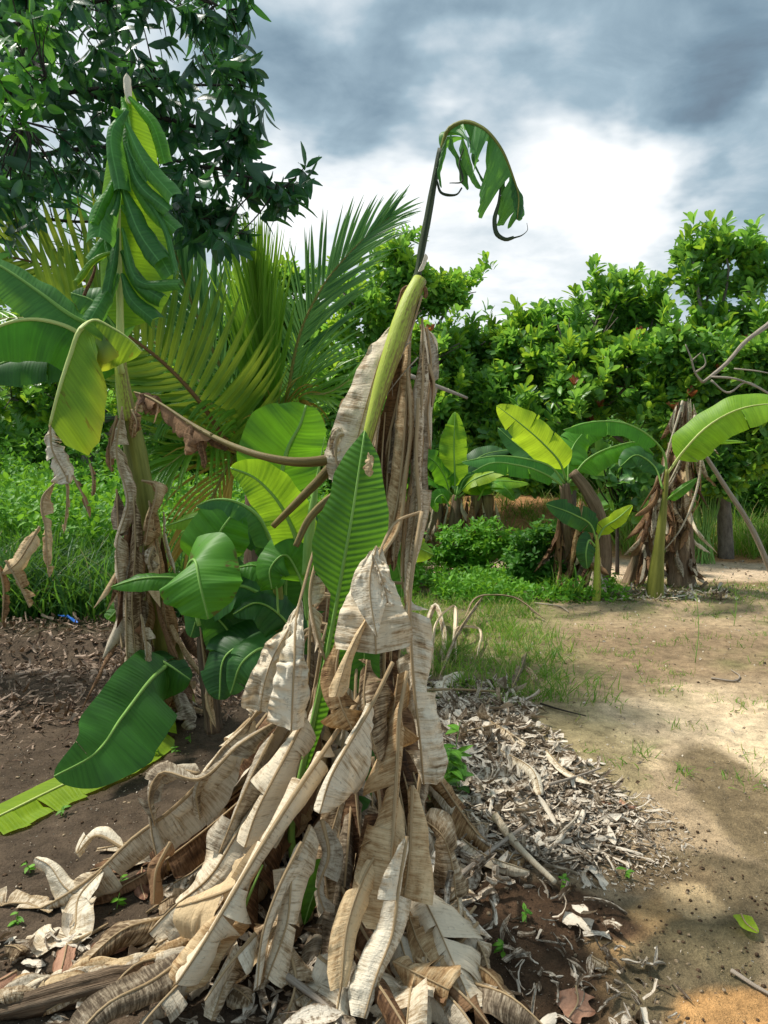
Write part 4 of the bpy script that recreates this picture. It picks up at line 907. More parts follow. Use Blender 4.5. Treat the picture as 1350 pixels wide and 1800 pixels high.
RS = [((226, 170), (262, 205), (297, 285), .10, 'ban_mid'), ((222, 200), (236, 260), (264, 330), .085, 'ban_blue'), ((220, 215), (262, 290), (300, 348), .075, 'ban_blue'),
      ((218, 250), (245, 320), (288, 385), .085, 'ban_blue'), ((216, 280), (262, 350), (306, 395), .055, 'ban_blue'), ((214, 330), (240, 400), (272, 462), .085, 'ban_blue'),
      ((214, 360), (262, 420), (306, 472), .06, 'ban_blue'), ((214, 400), (250, 470), (296, 515), .07, 'ban_blue'), ((213, 440), (245, 490), (285, 545), .075, 'ban_dark'),
      ((220, 300), (290, 400), (312, 470), .05, 'ban_blue'), ((213, 480), (235, 520), (268, 568), .08, 'ban_dark')]
LS = [((222, 190), (216, 250), (212, 318), .075, 'ban_blue'), ((214, 170), (212, 195), (208, 208), .05, 'ban_mid'), ((212, 290), (190, 335), (158, 375), .07, 'ban_mid'), ((211, 310), (188, 360), (172, 410), .09, 'ban_blue'),
      ((210, 330), (198, 370), (198, 400), .05, 'ban_dark'), ((209, 370), (184, 410), (178, 440), .045, 'ban_blue'), ((208, 390), (178, 430), (164, 462), .055, 'ban_blue'), ((208, 400), (192, 450), (186, 505), .06, 'ban_dark'),
      ((207, 440), (170, 462), (135, 492), .035, 'ban_yel'), ((207, 480), (180, 520), (160, 545), .08, 'ban_blue'), ((160, 462), (150, 480), (146, 508), .02, 'dry_brown')]
for q, (a, b, c, w, mt) in enumerate(RS+LS): strip(a, b, c, w*1.0, mt, dy=-.012*(q % 4))
mb = MB(); blade(mb, pts((222, 128, 4.36), (222, 150, 4.35), (228, 182, 4.35)), (.03, .028), curl=(-1.5, -1.5), ragged=.2, crink=.6, n=16, m=5, prof=prof_round); mb.build('dry_tip', MAT['dry_pale'], tl)
# drooping front leaf, yellowing, with a dead tip
lp(LB, [(214, 655, 4.40), (200, 600, 4.30), (172, 566, 4.18), (145, 576, 4.08), (122, 630, 4.02), (103, 690, 3.98), (88, 748, 3.98)], (.40, .03), 'ban_yel', 'mid_pale', (.02, .014, .008), t0=.36, N0=(.15, -1, .3), ang=(4, -60), curl=(-.25, -.5), tears=1, spread=.04, slant=.75, grav=.1, ragged=.015,
   prof=lambda t: np.interp(t, [0, .06, .2, .45, .7, .88, 1], [.3, .5, .62, .8, .85, .7, .3]), rnd=.8)
lp(LB, [(140, 580, 4.02), (165, 563, 4.06), (200, 578, 4.08), (232, 600, 4.1), (250, 618, 4.12)], (0, .23), 'ban_yel', 'mid_pale', (.006, .003), N0=(0, -1, .5), t0=.05, ang=(0, -5), curl=(0, -.5), slant=.1, grav=.25, tears=0, rnd=.3, prof=prof_round)
o = lp(LB, [(218, 640, 4.5), (160, 600, 4.45), (110, 572, 4.4), (50, 562, 4.35), (-20, 585, 4.3), (-60, 640, 4.3)], (.24, .20), 'ban_mid', 'mid_pale', (.018, .006), N0=(0, -.45, 1), ang=(-40, -35), curl=(-.9, -.5), grav=.7, slant=.2, tears=2)
lp(LB, [(210, 600, 4.55), (165, 575, 4.5), (130, 558, 4.45), (70, 515, 4.4), (0, 468, 4.35), (-60, 440, 4.3)], (.17, .14), 'ban_blue', 'mid_green', (.016, .005), N0=(.2, -1, .7), ang=(-10, -15), curl=(-.4, -.5), tears=0)
lp(LB, [(212, 620, 4.7), (170, 610, 4.7), (90, 622, 4.7), (0, 640, 4.7), (-50, 670, 4.7)], (.20, .18), 'ban_dark', 'mid_green', N0=(0, -.6, .8), grav=.6, curl=(-.8, -.8))
lp(LB, [(216, 600, 4.6), (190, 560, 4.6), (165, 530, 4.6), (125, 515, 4.6)], (.13, .13), 'ban_blue', 'mid_green', (.01, .003), tears=1)
# dead tip strips hanging below the yellowing leaf and further left
def dlp(parent, spine, hw, mat='dry', **k):
    kk = dict(ang=(-15, -15), curl=(-1.3, -1.3), crink=.5, ragged=.18, tears=2, spread=.25, shrink=.2, cone=.4, m=7, n=34, prof=prof_strap)
    kk.update(k); return leafpart(parent, 'dead_leaf', pts(*spine), hw, mat, 'mid_dry', (.006, .002), **kk)
dlp(LB, [(88, 748, 3.97), (92, 790, 3.96), (112, 830, 3.96), (122, 850, 3.96)], (.06, .09), 'dry_pale', crink=.9)
dlp(LB, [(118, 835, 3.96), (118, 880, 3.96), (112, 938, 3.96)], (.02, .025), 'dry_warm')
dlp(LB, [(128, 835, 3.96), (145, 870, 3.96), (158, 910, 3.96)], (.018, .02), 'dry_brown')
dlp(LB, [(158, 815, 4.0), (163, 840, 4.0), (162, 872, 4.0)], (.022, .02), 'dry_brown')
dlp(LB, [(96, 850, 3.9), (76, 872, 3.88), (80, 930, 3.86), (86, 1015, 3.86)], (.06, .05), 'dry_warm')
dlp(LB, [(70, 925, 3.85), (50, 960, 3.82), (30, 990, 3.8), (2, 1010, 3.8)], (.05, .06), 'dry_warm', tears=1)
dlp(LB, [(10, 985, 3.8), (30, 1020, 3.8), (52, 1068, 3.8)], (.05, .04), 'dry_warm')
dlp(LB, [(-5, 985, 3.8), (6, 1030, 3.8), (4, 1095, 3.8)], (.03, .03), 'dry_brown')
dlp(LB, [(205, 730, 4.36), (194, 790, 4.34), (196, 830, 4.34)], (.03, .04), 'dry_brown')
# column of dry sheaths and leaves down the stem
DC = [([(215, 715, 4.34), (205, 800, 4.28), (225, 880, 4.24), (205, 960, 4.2), (212, 1040, 4.18)], .06, 'dry'), ([(250, 845, 4.3), (272, 850, 4.26), (262, 920, 4.22), (255, 960, 4.2)], .075, 'dry_warm'),
      ([(235, 870, 4.22), (238, 960, 4.2), (232, 1060, 4.2), (238, 1160, 4.2), (234, 1260, 4.2)], .055, 'dry'), ([(262, 880, 4.25), (276, 960, 4.3), (288, 1060, 4.35), (300, 1160, 4.4)], .05, 'dry_warm'),
      ([(222, 1000, 4.25), (222, 1090, 4.18), (225, 1180, 4.15), (240, 1290, 4.15)], .065, 'dry'), ([(205, 860, 4.3), (210, 960, 4.24), (222, 1060, 4.2)], .05, 'dry_grey'), ([(270, 960, 4.2), (262, 985, 4.18), (268, 1005, 4.18)], .05, 'dry_pale'),
      ([(288, 900, 4.4), (290, 950, 4.38), (308, 1010, 4.4)], .02, 'dry_pale'), ([(248, 1080, 4.2), (258, 1150, 4.15), (240, 1230, 4.12), (250, 1290, 4.12)], .045, 'dry'), ([(232, 720, 4.3), (240, 742, 4.28), (238, 760, 4.28)], .03, 'dry_brown'),
      ([(245, 690, 4.36), (238, 730, 4.34), (232, 770, 4.34)], .035, 'dry_warm'), ([(215, 1140, 4.25), (210, 1100, 4.3), (208, 1040, 4.3)], .05, 'dry_grey')]
for s_, w, mt in DC: dlp(LB, s_, (w*1.15, w), mt, crink=.5)
dry_column(LB, P(312, 1265, 4.5), P(250, 880, 4.4), .085, 34, ('dry_warm', 'dry_grey', 'dry_warm', 'dry_brown', 'dry_brown'), wmul=.9)
# two suckers of this plant lying low: dark green leaves to lower left
lp(LB, [(300, 1165, 4.3), (270, 1190, 4.1), (215, 1260, 3.8), (160, 1330, 3.5), (95, 1365, 3.35)], (.24, .17), 'ban_dark', 'mid_green', (.012, .004), N0=(.5, -1, .5), ang=(-10, 10), curl=(-.5, -.3), tears=1, prof=prof_banana)
lp(LB, [(255, 1150, 4.35), (290, 1165, 4.25), (335, 1195, 4.2)], (.10, .22), 'ban_dark', 'mid_green', N0=(.2, -1, .5), ang=(0, -30), grav=.4, prof=prof_round)
lp(LB, [(215, 1060, 4.5), (200, 1080, 4.45), (190, 1090, 4.4)], (.06, .06), 'ban_mid')
# fallen yellow green leaf on the soil
FL = thing('fallen_banana_leaf', G(140, 1400), 'long yellow green banana leaf lying on dark soil at the lower left', 'leaf')
sp = [G(300, 1275, .10), G(240, 1330, .06), G(170, 1370, .05), G(100, 1400, .04), G(20, 1440, .04), G(-60, 1480, .04)]
leafpart(FL, 'blade', sp, (.17, .15), 'ban_bright', 'mid_pale', (.008, .004), N0=(0, -.25, 1), ang=(-6, -8), curl=(-.3, -.3), tears=5, spread=.12, ragged=.06, prof=prof_strap, lift=True, n=70)
# ================================================================== YOUNG SUCKERS BETWEEN THE TWO BIG PLANTS
SU = thing('banana_sucker', G(500, 1180), 'cluster of young banana suckers with broad glossy leaves between the two big plants', 'banana plant')
mb = MB(); tube(mb, pts((560, 1150, 3.7), (545, 1060, 3.7), (530, 980, 3.7), (510, 920, 3.7)), (.035, .028, .02, .014), 24, 12); mb.build('pseudostem', MAT['mid_green'], SU)
mb = MB(); tube(mb, pts((500, 1190, 3.9), (490, 1060, 3.9), (485, 960, 3.9), (487, 880, 3.9)), (.04, .03, .02, .012), 24, 12); mb.build('pseudostem', MAT['stem_olive'], SU)
lp(SU, [(485, 900, 3.85), (492, 850, 3.82), (505, 790, 3.78), (530, 740, 3.75), (538, 712, 3.74)], (.24, .20), 'ban_mid', 'mid_green', (.014, .005), N0=(0, -1, -.1), ang=(5, 0), curl=(-.3, -.8), prof=prof_round, t0=.12, tears=0, slant=.3)
lp(SU, [(532, 1000, 3.66), (515, 930, 3.6), (480, 870, 3.56), (440, 835, 3.54), (405, 822, 3.54)], (.11, .14), 'ban_lite', 'mid_green', (.014, .004), N0=(-.2, -1, -.1), ang=(5, 5), curl=(.4, .4), prof=prof_banana, t0=.12, tears=0)
lp(SU, [(366, 1010, 3.9), (370, 970, 3.88), (390, 930, 3.86), (420, 890, 3.9)], (.17, .16), 'ban_mid', 'mid_green', (.010, .003), N0=(.1, -1, .2), prof=prof_round, tears=0, t0=.1)
lp(SU, [(480, 960, 4.0), (450, 905, 3.95), (405, 880, 3.9), (370, 880, 3.9), (345, 890, 3.9)], (.09, .09), 'ban_blue', 'mid_green', N0=(0, -.5, 1), ang=(-30, -30), grav=.4)
lp(SU, [(350, 1100, 3.7), (330, 1000, 3.72), (342, 985, 3.62), (352, 1030, 3.52), (366, 1088, 3.50)], (.20, .19), 'ban_spot', 'mid_green', (.012, .004), t0=.42, N0=(0, -.9, .6), ang=(-4, -4), curl=(-.35, -.35), prof=lambda t: np.interp(t, [0, .05, .2, .6, .85, 1], [.2, .75, .98, 1., .62, .05]), tears=0, rnd=.55)
lp(SU, [(335, 1020, 3.8), (290, 1015, 3.75), (245, 1018, 3.72), (195, 1032, 3.7)], (.07, .065), 'ban_mid', 'mid_green', (.007, .002), N0=(0, -.7, .8), grav=.3, tears=0)
lp(SU, [(540, 1090, 3.6), (525, 1010, 3.6), (500, 975, 3.58), (475, 1000, 3.56), (478, 1035, 3.56)], (.10, .11), 'ban_mid', 'mid_green', (.008, .003), t0=.35, N0=(-.2, -1, .4), prof=prof_round, tears=0)
lp(SU, [(490, 1080, 3.75), (480, 1020, 3.75), (450, 995, 3.72), (405, 1002, 3.7)], (.08, .07), 'ban_mid', 'mid_green', (.006, .002), t0=.3, N0=(0, -.6, .9), grav=.3, tears=0)
mb = MB(); tube(mb, pts((538, 1010, 3.5), (545, 930, 3.48), (556, 850, 3.46), (571, 768, 3.45)), (.020, .024, .018, .006, .001), 30, 12); mb.build('rolled_leaf', MAT['mid_green'], SU)
for s_, w, mt in [([(500, 1150, 4.1), (440, 1080, 4.05), (400, 1010, 4.0), (380, 950, 4.0)], .16, 'ban_dark'), ([(500, 1100, 4.15), (505, 1000, 4.1), (520, 920, 4.1), (500, 860, 4.1)], .18, 'ban_dark'),
                  ([(450, 1180, 4.1), (410, 1120, 4.0), (370, 1080, 3.95), (330, 1075, 3.9)], .14, 'ban_dark'), ([(480, 1180, 4.0), (440, 1130, 3.9), (400, 1150, 3.85), (385, 1230, 3.8)], .17, 'ban_dark'),
                  ([(520, 1160, 3.9), (500, 1090, 3.85), (450, 1060, 3.8), (410, 1080, 3.8)], .13, 'ban_dark'), ([(500, 1190, 3.8), (460, 1140, 3.75), (430, 1160, 3.7), (405, 1220, 3.7)], .12, 'ban_blue'),
                  ([(520, 1000, 4.2), (470, 930, 4.2), (430, 920, 4.2), (390, 950, 4.2)], .15, 'ban_dark'), ([(500, 950, 4.2), (430, 905, 4.2), (360, 905, 4.2), (290, 925, 4.2)], .10, 'ban_lite'),
                  ([(530, 1150, 4.0), (560, 1060, 4.0), (600, 1000, 4.0), (610, 960, 4.0)], .12, 'ban_dark'), ([(470, 1050, 4.0), (420, 1030, 4.0), (360, 1060, 4.0), (335, 1120, 4.0)], .14, 'ban_dark')]:
    lp(SU, s_, w, mt, 'mid_green', (.010, .003), N0=(0, -.8, .7), grav=.2, prof=prof_round)
mb = MB(); tube(mb, pts((376, 1285, 4.1), (368, 1210, 4.08), (358, 1140, 4.05), (360, 1085, 4.0)), (.05, .04, .03, .022), 30, 12, rough=.3); mb.build('dried_stem', MAT['stem_dry'], SU)
for s_ in [[(352, 1100, 4.0), (360, 1170, 4.0), (370, 1250, 4.0), (372, 1290, 4.0)], [(368, 1090, 4.0), (374, 1160, 3.98), (364, 1220, 3.98), (380, 1280, 3.98)]]: dlp(SU, s_, .025, 'dry_warm')
dlp(SU, [(580, 1000, 3.6), (575, 1060, 3.55), (570, 1110, 3.5)], .09, 'dry_brown')
MAT['palm_l'] = M_leaf('palm leaflet bright green', (.10, .27, .02), (.26, .48, .05), .45, (.55, .85, .06), .36, .45)
# ================================================================== PALM
def frond(parent, spine, lmax, mat, rmat='rachis', n=55, ang0=70, ang1=25, droop=.3, N0=(0, -1, .3), wid=.030, sides=(1, 1), rr=(.022, .006), start=.12, lprof=None, jit=.05, up=0., seg=5):
    C = cr(pts(*spine), 120); T, N, B = frame(C, N0)
    mb = MB()
    lprof = lprof or (lambda t: np.interp(t, [0, .15, .4, .75, 1], [.45, .85, 1., .75, .35]))
    for si, s in enumerate((-1, 1)):
        if not sides[si]: continue
        for i in range(n):
            t = start+(1-start)*(i+rng.uniform(-.2, .2))/n; t = min(max(t, 0), 1)
            k = t*119; k0 = int(k); k1 = min(119, k0+1); f = k-k0
            c = C[k0]*(1-f)+C[k1]*f
            a = math.radians(ang0+(ang1-ang0)*t+rng.normal(0, 3))
            d = T[k0]*math.cos(a)+s*B[k0]*math.sin(a)+N[k0]*rng.normal(.12, jit)
            L = lmax*float(lprof(t))*sides[si]*rng.uniform(.9, 1.06)
            q = [c]; dd = nrm(d[None])[0].copy(); 
            for j in range(seg):
                dd = dd+np.array([0, 0, -1.])*droop*(j+1)/seg*.55+np.array([0, 0, 1.])*up/seg+rng.normal(0, .015, 3); dd = dd/np.linalg.norm(dd)
                q.append(q[-1]+dd*L/seg)
            q = np.array(q); tt = nrm(np.gradient(q, axis=0)); nn = N[k0]; nn = nrm(nn[None]-(tt*nn).sum(1, keepdims=True)*tt); bb = np.cross(tt, nn)
            w = wid*.5*np.interp(np.linspace(0, 1, seg+1), [0, .15, .6, 1], [.5, 1, .8, .05])[:, None]
            X = np.stack([q-bb*w+nn*w*.5, q, q+bb*w+nn*w*.5], 1)
            u = np.linspace(0, L, seg+1); r = rng.random()
            A = np.stack([np.stack([u, u*0+vv, u*0+r], 1) for vv in (-1, 0, 1)], 1)
            mb.grid(X, A)
    o = mb.build('frond', MAT[mat], parent)
    m2 = MB(); tube(m2, C, rr, 40, 8, N0=N0); m2.build('rachis', MAT[rmat], o)
    return o
pb = P(455, 1000, 7.0); pb[2] = float(H(pb[0], pb[1]))
PA = thing('coconut_palm', pb, 'young coconut palm with tall feathery fronds behind the banana suckers', 'palm')
mb = MB(); tube(mb, [pb-np.array([0, 0, .1]), P(455, 900, 7.0), P(457, 800, 7.0)], (.16, .13, .10), 20, 14, rough=.2); mb.build('trunk', MAT['stem_dry'], PA)
frond(PA, [(480, 860, 6.9), (495, 760, 6.8), (508, 680, 6.7), (530, 580, 6.6), (570, 500, 6.5), (630, 430, 6.4), (690, 378, 6.3)], .92, 'palm_b', n=62, ang0=62, ang1=12, droop=.12, N0=(-.3, -1, .2), sides=(.85, 1.0), start=.16)
frond(PA, [(470, 850, 6.8), (468, 740, 6.7), (462, 640, 6.6), (455, 560, 6.5), (452, 500, 6.4)], 1.25, 'palm_l', n=44, ang0=16, ang1=5, droop=.0, start=.2, N0=(0, -1, 0), wid=.034, lprof=lambda t: np.interp(t, [0, .5, 1], [.9, 1., .45]))
frond(PA, [(470, 850, 6.9), (430, 760, 6.8), (385, 640, 6.8), (340, 540, 6.8), (300, 420, 6.9), (262, 330, 7.0)], 1.3, 'palm_b', n=56, ang0=40, ang1=6, droop=.05, start=.15, N0=(0, -1, .2), up=.1)
frond(PA, [(450, 850, 6.6), (400, 780, 6.4), (350, 705, 6.2), (290, 640, 6.1), (225, 590, 6.0), (150, 545, 5.9), (70, 510, 5.8)], .95, 'palm_y', 'rachis_br', n=34, ang0=82, ang1=50, droop=-.05, start=.12, N0=(.1, -.9, -.3), up=.5, wid=.062, sides=(.75, 1.0), rr=(.026, .008))
frond(PA, [(455, 850, 7.1), (400, 700, 7.2), (320, 560, 7.4), (240, 430, 7.6), (150, 340, 7.8), (60, 300, 8.0)], 1.4, 'palm_b', n=36, ang0=55, ang1=12, droop=.2, start=.3, N0=(.1, -.7, .8))
frond(PA, [(450, 830, 6.9), (400, 790, 6.6), (340, 790, 6.3), (280, 830, 6.1)], .8, 'palm', n=34, ang0=60, ang1=25, droop=.55, N0=(0, -.6, 1))
frond(PA, [(470, 800, 6.8), (500, 745, 6.5), (530, 700, 6.3), (580, 690, 6.2), (640, 650, 6.1)], .8, 'palm', n=30, ang0=50, ang1=15, droop=.4, N0=(0, -.7, .8))
frond(PA, [(470, 830, 6.7), (420, 800, 6.4), (370, 880, 6.2), (330, 960, 6.1)], .75, 'palm_dead', 'rachis', n=16, ang0=45, ang1=15, droop=.6, N0=(0, -.9, .5), start=.2)
frond(PA, [(500, 800, 6.6), (490, 740, 6.4), (520, 708, 6.3), (550, 722, 6.2)], .45, 'palm_dead', 'rachis', n=14, ang0=35, ang1=12, droop=.8, N0=(0, -.7, .8), start=.3)
frond(PA, [(460, 830, 6.8), (440, 730, 6.6), (400, 700, 6.5), (340, 700, 6.4), (290, 730, 6.3)], .8, 'palm', n=40, ang0=65, ang1=25, droop=.55, N0=(0, -.6, 1))
frond(PA, [(300, 600, 7.2), (200, 520, 7.0), (90, 470, 6.8), (-40, 440, 6.6)], 1.0, 'palm_y', 'rachis_br', n=20, ang0=60, ang1=35, droop=-.1, N0=(.1, -.9, -.2), up=.5, wid=.055, sides=(.9, .9))
frond(PA, [(430, 800, 7.4), (300, 620, 7.6), (150, 560, 7.8), (0, 560, 8.0)], 1.0, 'palm', n=26, ang0=60, ang1=35, droop=.4, N0=(.1, -.7, .7))
mb = MB(); tube(mb, pts((486, 770, 6.75), (478, 710, 6.7), (468, 648, 6.65)), (.03, .035, .03, .012), 20, 10); mb.build('spear_leaf', MAT['mid_green'], PA)
# ================================================================== THE BIG DARK TREE, UPPER LEFT
def whorl_dirs(D, n, spread):
    """n leaf directions around every axis in D (k,3)"""
    k = len(D); z = nrm(D); h = np.where(np.abs(z[:, 2:3]) < .9, np.array([[0, 0, 1.]]), np.array([[1., 0, 0]]))
    x = nrm(np.cross(h, z)); y = np.cross(z, x)
    a = (np.arange(n)*2.399)[None]+rng.uniform(0, 6.28, (k, 1)); sp = rng.uniform(spread[0], spread[1], (k, n))
    d = z[:, None]*np.cos(sp)[..., None]+(x[:, None]*np.cos(a)[..., None]+y[:, None]*np.sin(a)[..., None])*np.sin(sp)[..., None]
    return d
def rosettes(mb, pos, D, n, L, wr, spread, bend, shape='obov', droop=0., step=.0, rnd=None, nu=4, fold=.3):
    k = len(pos); d = whorl_dirs(D, n, spread)
    back = (rng.random((k, n))*step)[..., None]*(-nrm(D)[:, None])
    p = (pos[:, None]+back).reshape(-1, 3); dd = d.reshape(-1, 3).copy(); dd[:, 2] -= droop; dd = nrm(dd)
    nh = np.repeat(nrm(D), n, 0)+rng.normal(0, .25, (k*n, 3))
    LL = L*rng.uniform(.65, 1.1, k*n)
    r = (np.repeat(rng.random(k), n)*.6+rng.random(k*n)*.4) if rnd is None else rnd
    scat(mb, p+dd*.01, dd, nh, LL, LL*rng.uniform(wr[0], wr[1], k*n), rng.normal(bend, .25, k*n), fold, shape, nu, 2, rnd=r)
def twigs(mb, pos, anchors, r0, r1, sag=.0):
    A = np.array(anchors)
    for p in pos:
        j = int(np.argmin(((A-p)**2).sum(1))); a = A[j]
        m_ = (a+p)/2+np.array([0, 0, sag])*np.linalg.norm(p-a)+rng.normal(0, .03, 3)
        tube(mb, [a, m_, p], (r0, r1), 6, 4, cap=False)
TR = thing('broadleaf_tree', (-5.6, 6.2, float(H(-5.6, 6.2))), 'large dark broadleaf tree overhanging from the upper left corner', 'tree')
mb = MB(); tube(mb, [np.array([-5.6, 6.2, -.1]), np.array([-5.5, 6.2, 2.]), np.array([-5.2, 6.1, 4.2]), np.array([-4.9, 6., 6.5])], (.30, .24, .18, .12), 30, 16, rough=.15); mb.build('trunk', MAT['bark_dark'], TR)
anch = []
BR = [[(-5.3, 6.1, 3.6), P(0, 190, 6.2), P(140, 160, 6.0), P(300, 150, 5.7), P(425, 150, 5.5)], [(-5.2, 6.1, 4.0), P(40, 40, 6.1), P(180, 0, 6.0), P(300, -30, 5.8), P(400, 20, 5.6)],
      [(-5.4, 6.1, 3.2), P(30, 280, 6.3), P(200, 260, 6.1), P(340, 290, 5.9), P(440, 312, 5.6), P(484, 336, 5.5)], [P(200, 260, 6.1), P(290, 320, 6.1), P(330, 355, 6.0), P(370, 390, 6.0)],
      [(-5.4, 6.2, 3.0), P(20, 380, 6.8), P(150, 390, 6.8), P(260, 380, 6.8)], [P(140, 160, 6.0), P(260, 200, 5.9), P(360, 228, 5.8), P(420, 245, 5.7)], [(-5.2, 6.1, 4.4), P(60, -60, 6.0), P(200, -100, 5.8), P(330, -100, 5.6)],
      [P(0, 190, 6.2), P(60, 110, 5.2), P(80, 140, 4.8)], [P(30, 280, 6.3), P(40, 220, 5.4), P(50, 200, 4.8)]]
for q, b in enumerate(BR):
    mb = MB(); C = cr(b, 40); anch += list(C[4:]); tube(mb, b, (.06 if q < 3 or q in (4, 6) else .022, .022, .007) if q < 7 else (.02, .008), 30, 8, rough=.2); mb.build('branch', MAT['bark_dark'], TR)
# leaf clusters where the photograph has foliage
poly = [(-60, -60), (405, -60), (395, 40), (375, 85), (425, 130), (438, 165), (395, 190), (452, 232), (455, 262), (420, 275), (500, 325), (498, 352), (440, 372), (415, 420), (395, 440), (350, 400), (320, 350), (280, 320), (240, 330), (215, 300), (150, 310), (110, 340), (60, 400), (-60, 460)]
def inpoly(x, y, P_):
    c = np.zeros(len(x), bool); n = len(P_); j = n-1
    for i in range(n):
        xi, yi = P_[i]; xj, yj = P_[j]
        c ^= ((yi > y) != (yj > y)) & (x < (xj-xi)*(y-yi)/(yj-yi+1e-9)+xi); j = i
    return c
qx = rng.uniform(-80, 500, 2600); qy = rng.uniform(-80, 460, 2600)
ok = inpoly(qx, qy, poly)
den = np.clip(1.05-(qx/520.)*.62-.05, .1, 1.)
hole = np.exp(-((qx-235)/75)**2-((qy-225)/45)**2)*.85+np.exp(-((qx-190)/60)**2-((qy-60)/40)**2)*.6+np.exp(-((qx-275)/35)**2-((qy-20)/40)**2)*.9+np.exp(-((qx-370)/45)**2-((qy-205)/16)**2)*.8+np.exp(-((qx-100)/30)**2-((qy-250)/30)**2)*.5+np.exp(-((qx-330)/40)**2-((qy-95)/25)**2)*.5
ok &= rng.random(2600) < den*(1-np.clip(hole, 0, 1))
qx = qx[ok][:225]; qy = qy[ok][:225]
pos = np.array([P(a, b, rng.uniform(5.2, 7.0)) for a, b in zip(qx, qy)])
# trim towards branches so that no cluster floats far from wood
A_ = np.array(anch); dmin = np.sqrt(((pos[:, None]-A_[None])**2).sum(2)).min(1)
pos = pos[dmin < 1.0]
ex = []
for b in BR[:6]:
    Cb = cr(b, 60)[14:]
    for k in range(13): ex.append(Cb[int(rng.integers(0, len(Cb)))]+rng.normal(0, .10, 3))
    for k in range(7): ex.append(Cb[-1]+rng.normal(0, .09, 3)+np.array([.03, 0, 0]))
pos = np.concatenate([pos, np.array(ex)])
mb = MB(); D = np.stack([rng.normal(.45, .4, len(pos)), rng.normal(-.1, .4, len(pos)), rng.normal(-.1, .45, len(pos))], 1)
rosettes(mb, pos, D, 8, .21, (.29, .38), (.35, 1.25), .5, 'ovate', droop=.55, step=.16)
m_n = len(mb.V); twigs(mb, pos, anch, .007, .003, .05)
for q in range(m_n, len(mb.M)): mb.M[q][:] = 1
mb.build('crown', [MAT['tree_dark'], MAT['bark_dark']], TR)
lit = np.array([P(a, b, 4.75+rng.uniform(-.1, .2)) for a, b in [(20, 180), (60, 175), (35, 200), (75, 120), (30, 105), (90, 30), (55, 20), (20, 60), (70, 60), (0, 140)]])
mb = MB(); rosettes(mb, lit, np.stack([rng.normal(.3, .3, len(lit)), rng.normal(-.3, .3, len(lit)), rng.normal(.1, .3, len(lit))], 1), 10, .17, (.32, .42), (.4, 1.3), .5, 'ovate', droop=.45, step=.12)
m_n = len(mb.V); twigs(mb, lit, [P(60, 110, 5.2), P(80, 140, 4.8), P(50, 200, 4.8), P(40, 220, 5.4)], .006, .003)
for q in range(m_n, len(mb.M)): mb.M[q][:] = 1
mb.build('painted_sunlit_leaves', [MAT['tree_lit_paint'], MAT['bark_dark']], TR)  # leaves of the same tree, made to look sunlit by a lighter colour
# ================================================================== BANANA CLUMPS ACROSS THE YARD
def rl(parent, spine, hw, mat, **k):
    kk = dict(curl=(-.4, -.4), tears=4, spread=.13, ragged=.03, wave=.07, n=40, m=6, midn=20)
    kk.update(k); md = kk.pop('mid', 'mid_green')
    return leafpart(parent, 'leaf', pts(*spine), hw, mat, md, (.014, .003), **kk)
# clump with two crowned stems (centre right)
q = G(1045, 1040)
B1 = thing('banana_plant', q, 'banana plant with yellow green leaf held highest, standing left of the dry stump', 'banana plant')
Y = q[1]
mb = MB(); tube(mb, [q-np.array([0, 0, .05]), P(1058, 950, Y), P(1050, 900, Y), P(1030, 860, Y), P(1006, 830, Y)], (.15, .12, .085, .07, .055), 30, 14, rough=.12); mb.build('pseudostem', MAT['stem_dry'], B1)
mb = MB(); tube(mb, [P(1000, 1035, Y+.3), P(1000, 960, Y+.2), P(996, 900, Y+.1), P(992, 850, Y)], (.12, .10, .08, .05), 24, 12, rough=.15); mb.build('pseudostem', MAT['stem_dry'], B1)
rl(B1, [(995, 845, Y), (985, 815, Y-.1), (955, 780, Y-.2), (915, 745, Y-.3), (873, 713, Y-.4)], (.20, .20), 'ban_bright', N0=(-.2, -1, .3), t0=.12)
rl(B1, [(992, 850, Y), (970, 822, Y-.1), (920, 806, Y-.2), (870, 802, Y-.3), (812, 812, Y-.4)], (.20, .20), 'ban_blue', N0=(0, -.5, 1), ang=(-35, -35), grav=.3, t0=.15, tears=3)
rl(B1, [(990, 855, Y), (960, 835, Y-.2), (910, 818, Y-.5), (860, 815, Y-.7), (830, 830, Y-.8)], (.14, .14), 'ban_mid', N0=(0, -.5, 1), ang=(-35, -35), grav=.3, t0=.15)
rl(B1, [(998, 850, Y), (1000, 810, Y+.1), (1010, 780, Y+.3), (1030, 755, Y+.4)], (.24, .24), 'ban_mid', N0=(.1, -1, .2), t0=.1, prof=prof_round)
rl(B1, [(1000, 850, Y), (1030, 810, Y), (1080, 785, Y), (1130, 780, Y), (1150, 800, Y)], (.20, .20), 'ban_mid', N0=(0, -.5, 1), ang=(-35, -35), grav=.45, t0=.15, tears=5)
rl(B1, [(1000, 850, Y+.1), (1000, 790, Y+.5), (1030, 755, Y+.7), (1080, 738, Y+.7), (1130, 760, Y+.6)], (.18, .2), 'ban_mid', N0=(0, -.6, 1), ang=(-20, -20), grav=.3, t0=.25, tears=3)
rl(B1, [(992, 850, Y), (960, 810, Y+.3), (920, 790, Y+.4), (875, 752, Y+.5)], (.17, .17), 'ban_dark', N0=(0, -.8, .6))
dry_column(B1, q, P(1030, 860, Y), .09, 26, ('dry_brown', 'dry_grey', 'dry_warm'))
dry_column(B1, P(1000, 1035, Y+.25), P(995, 880, Y+.1), .10, 16, ('dry_brown', 'dry_brown', 'dry_grey'))
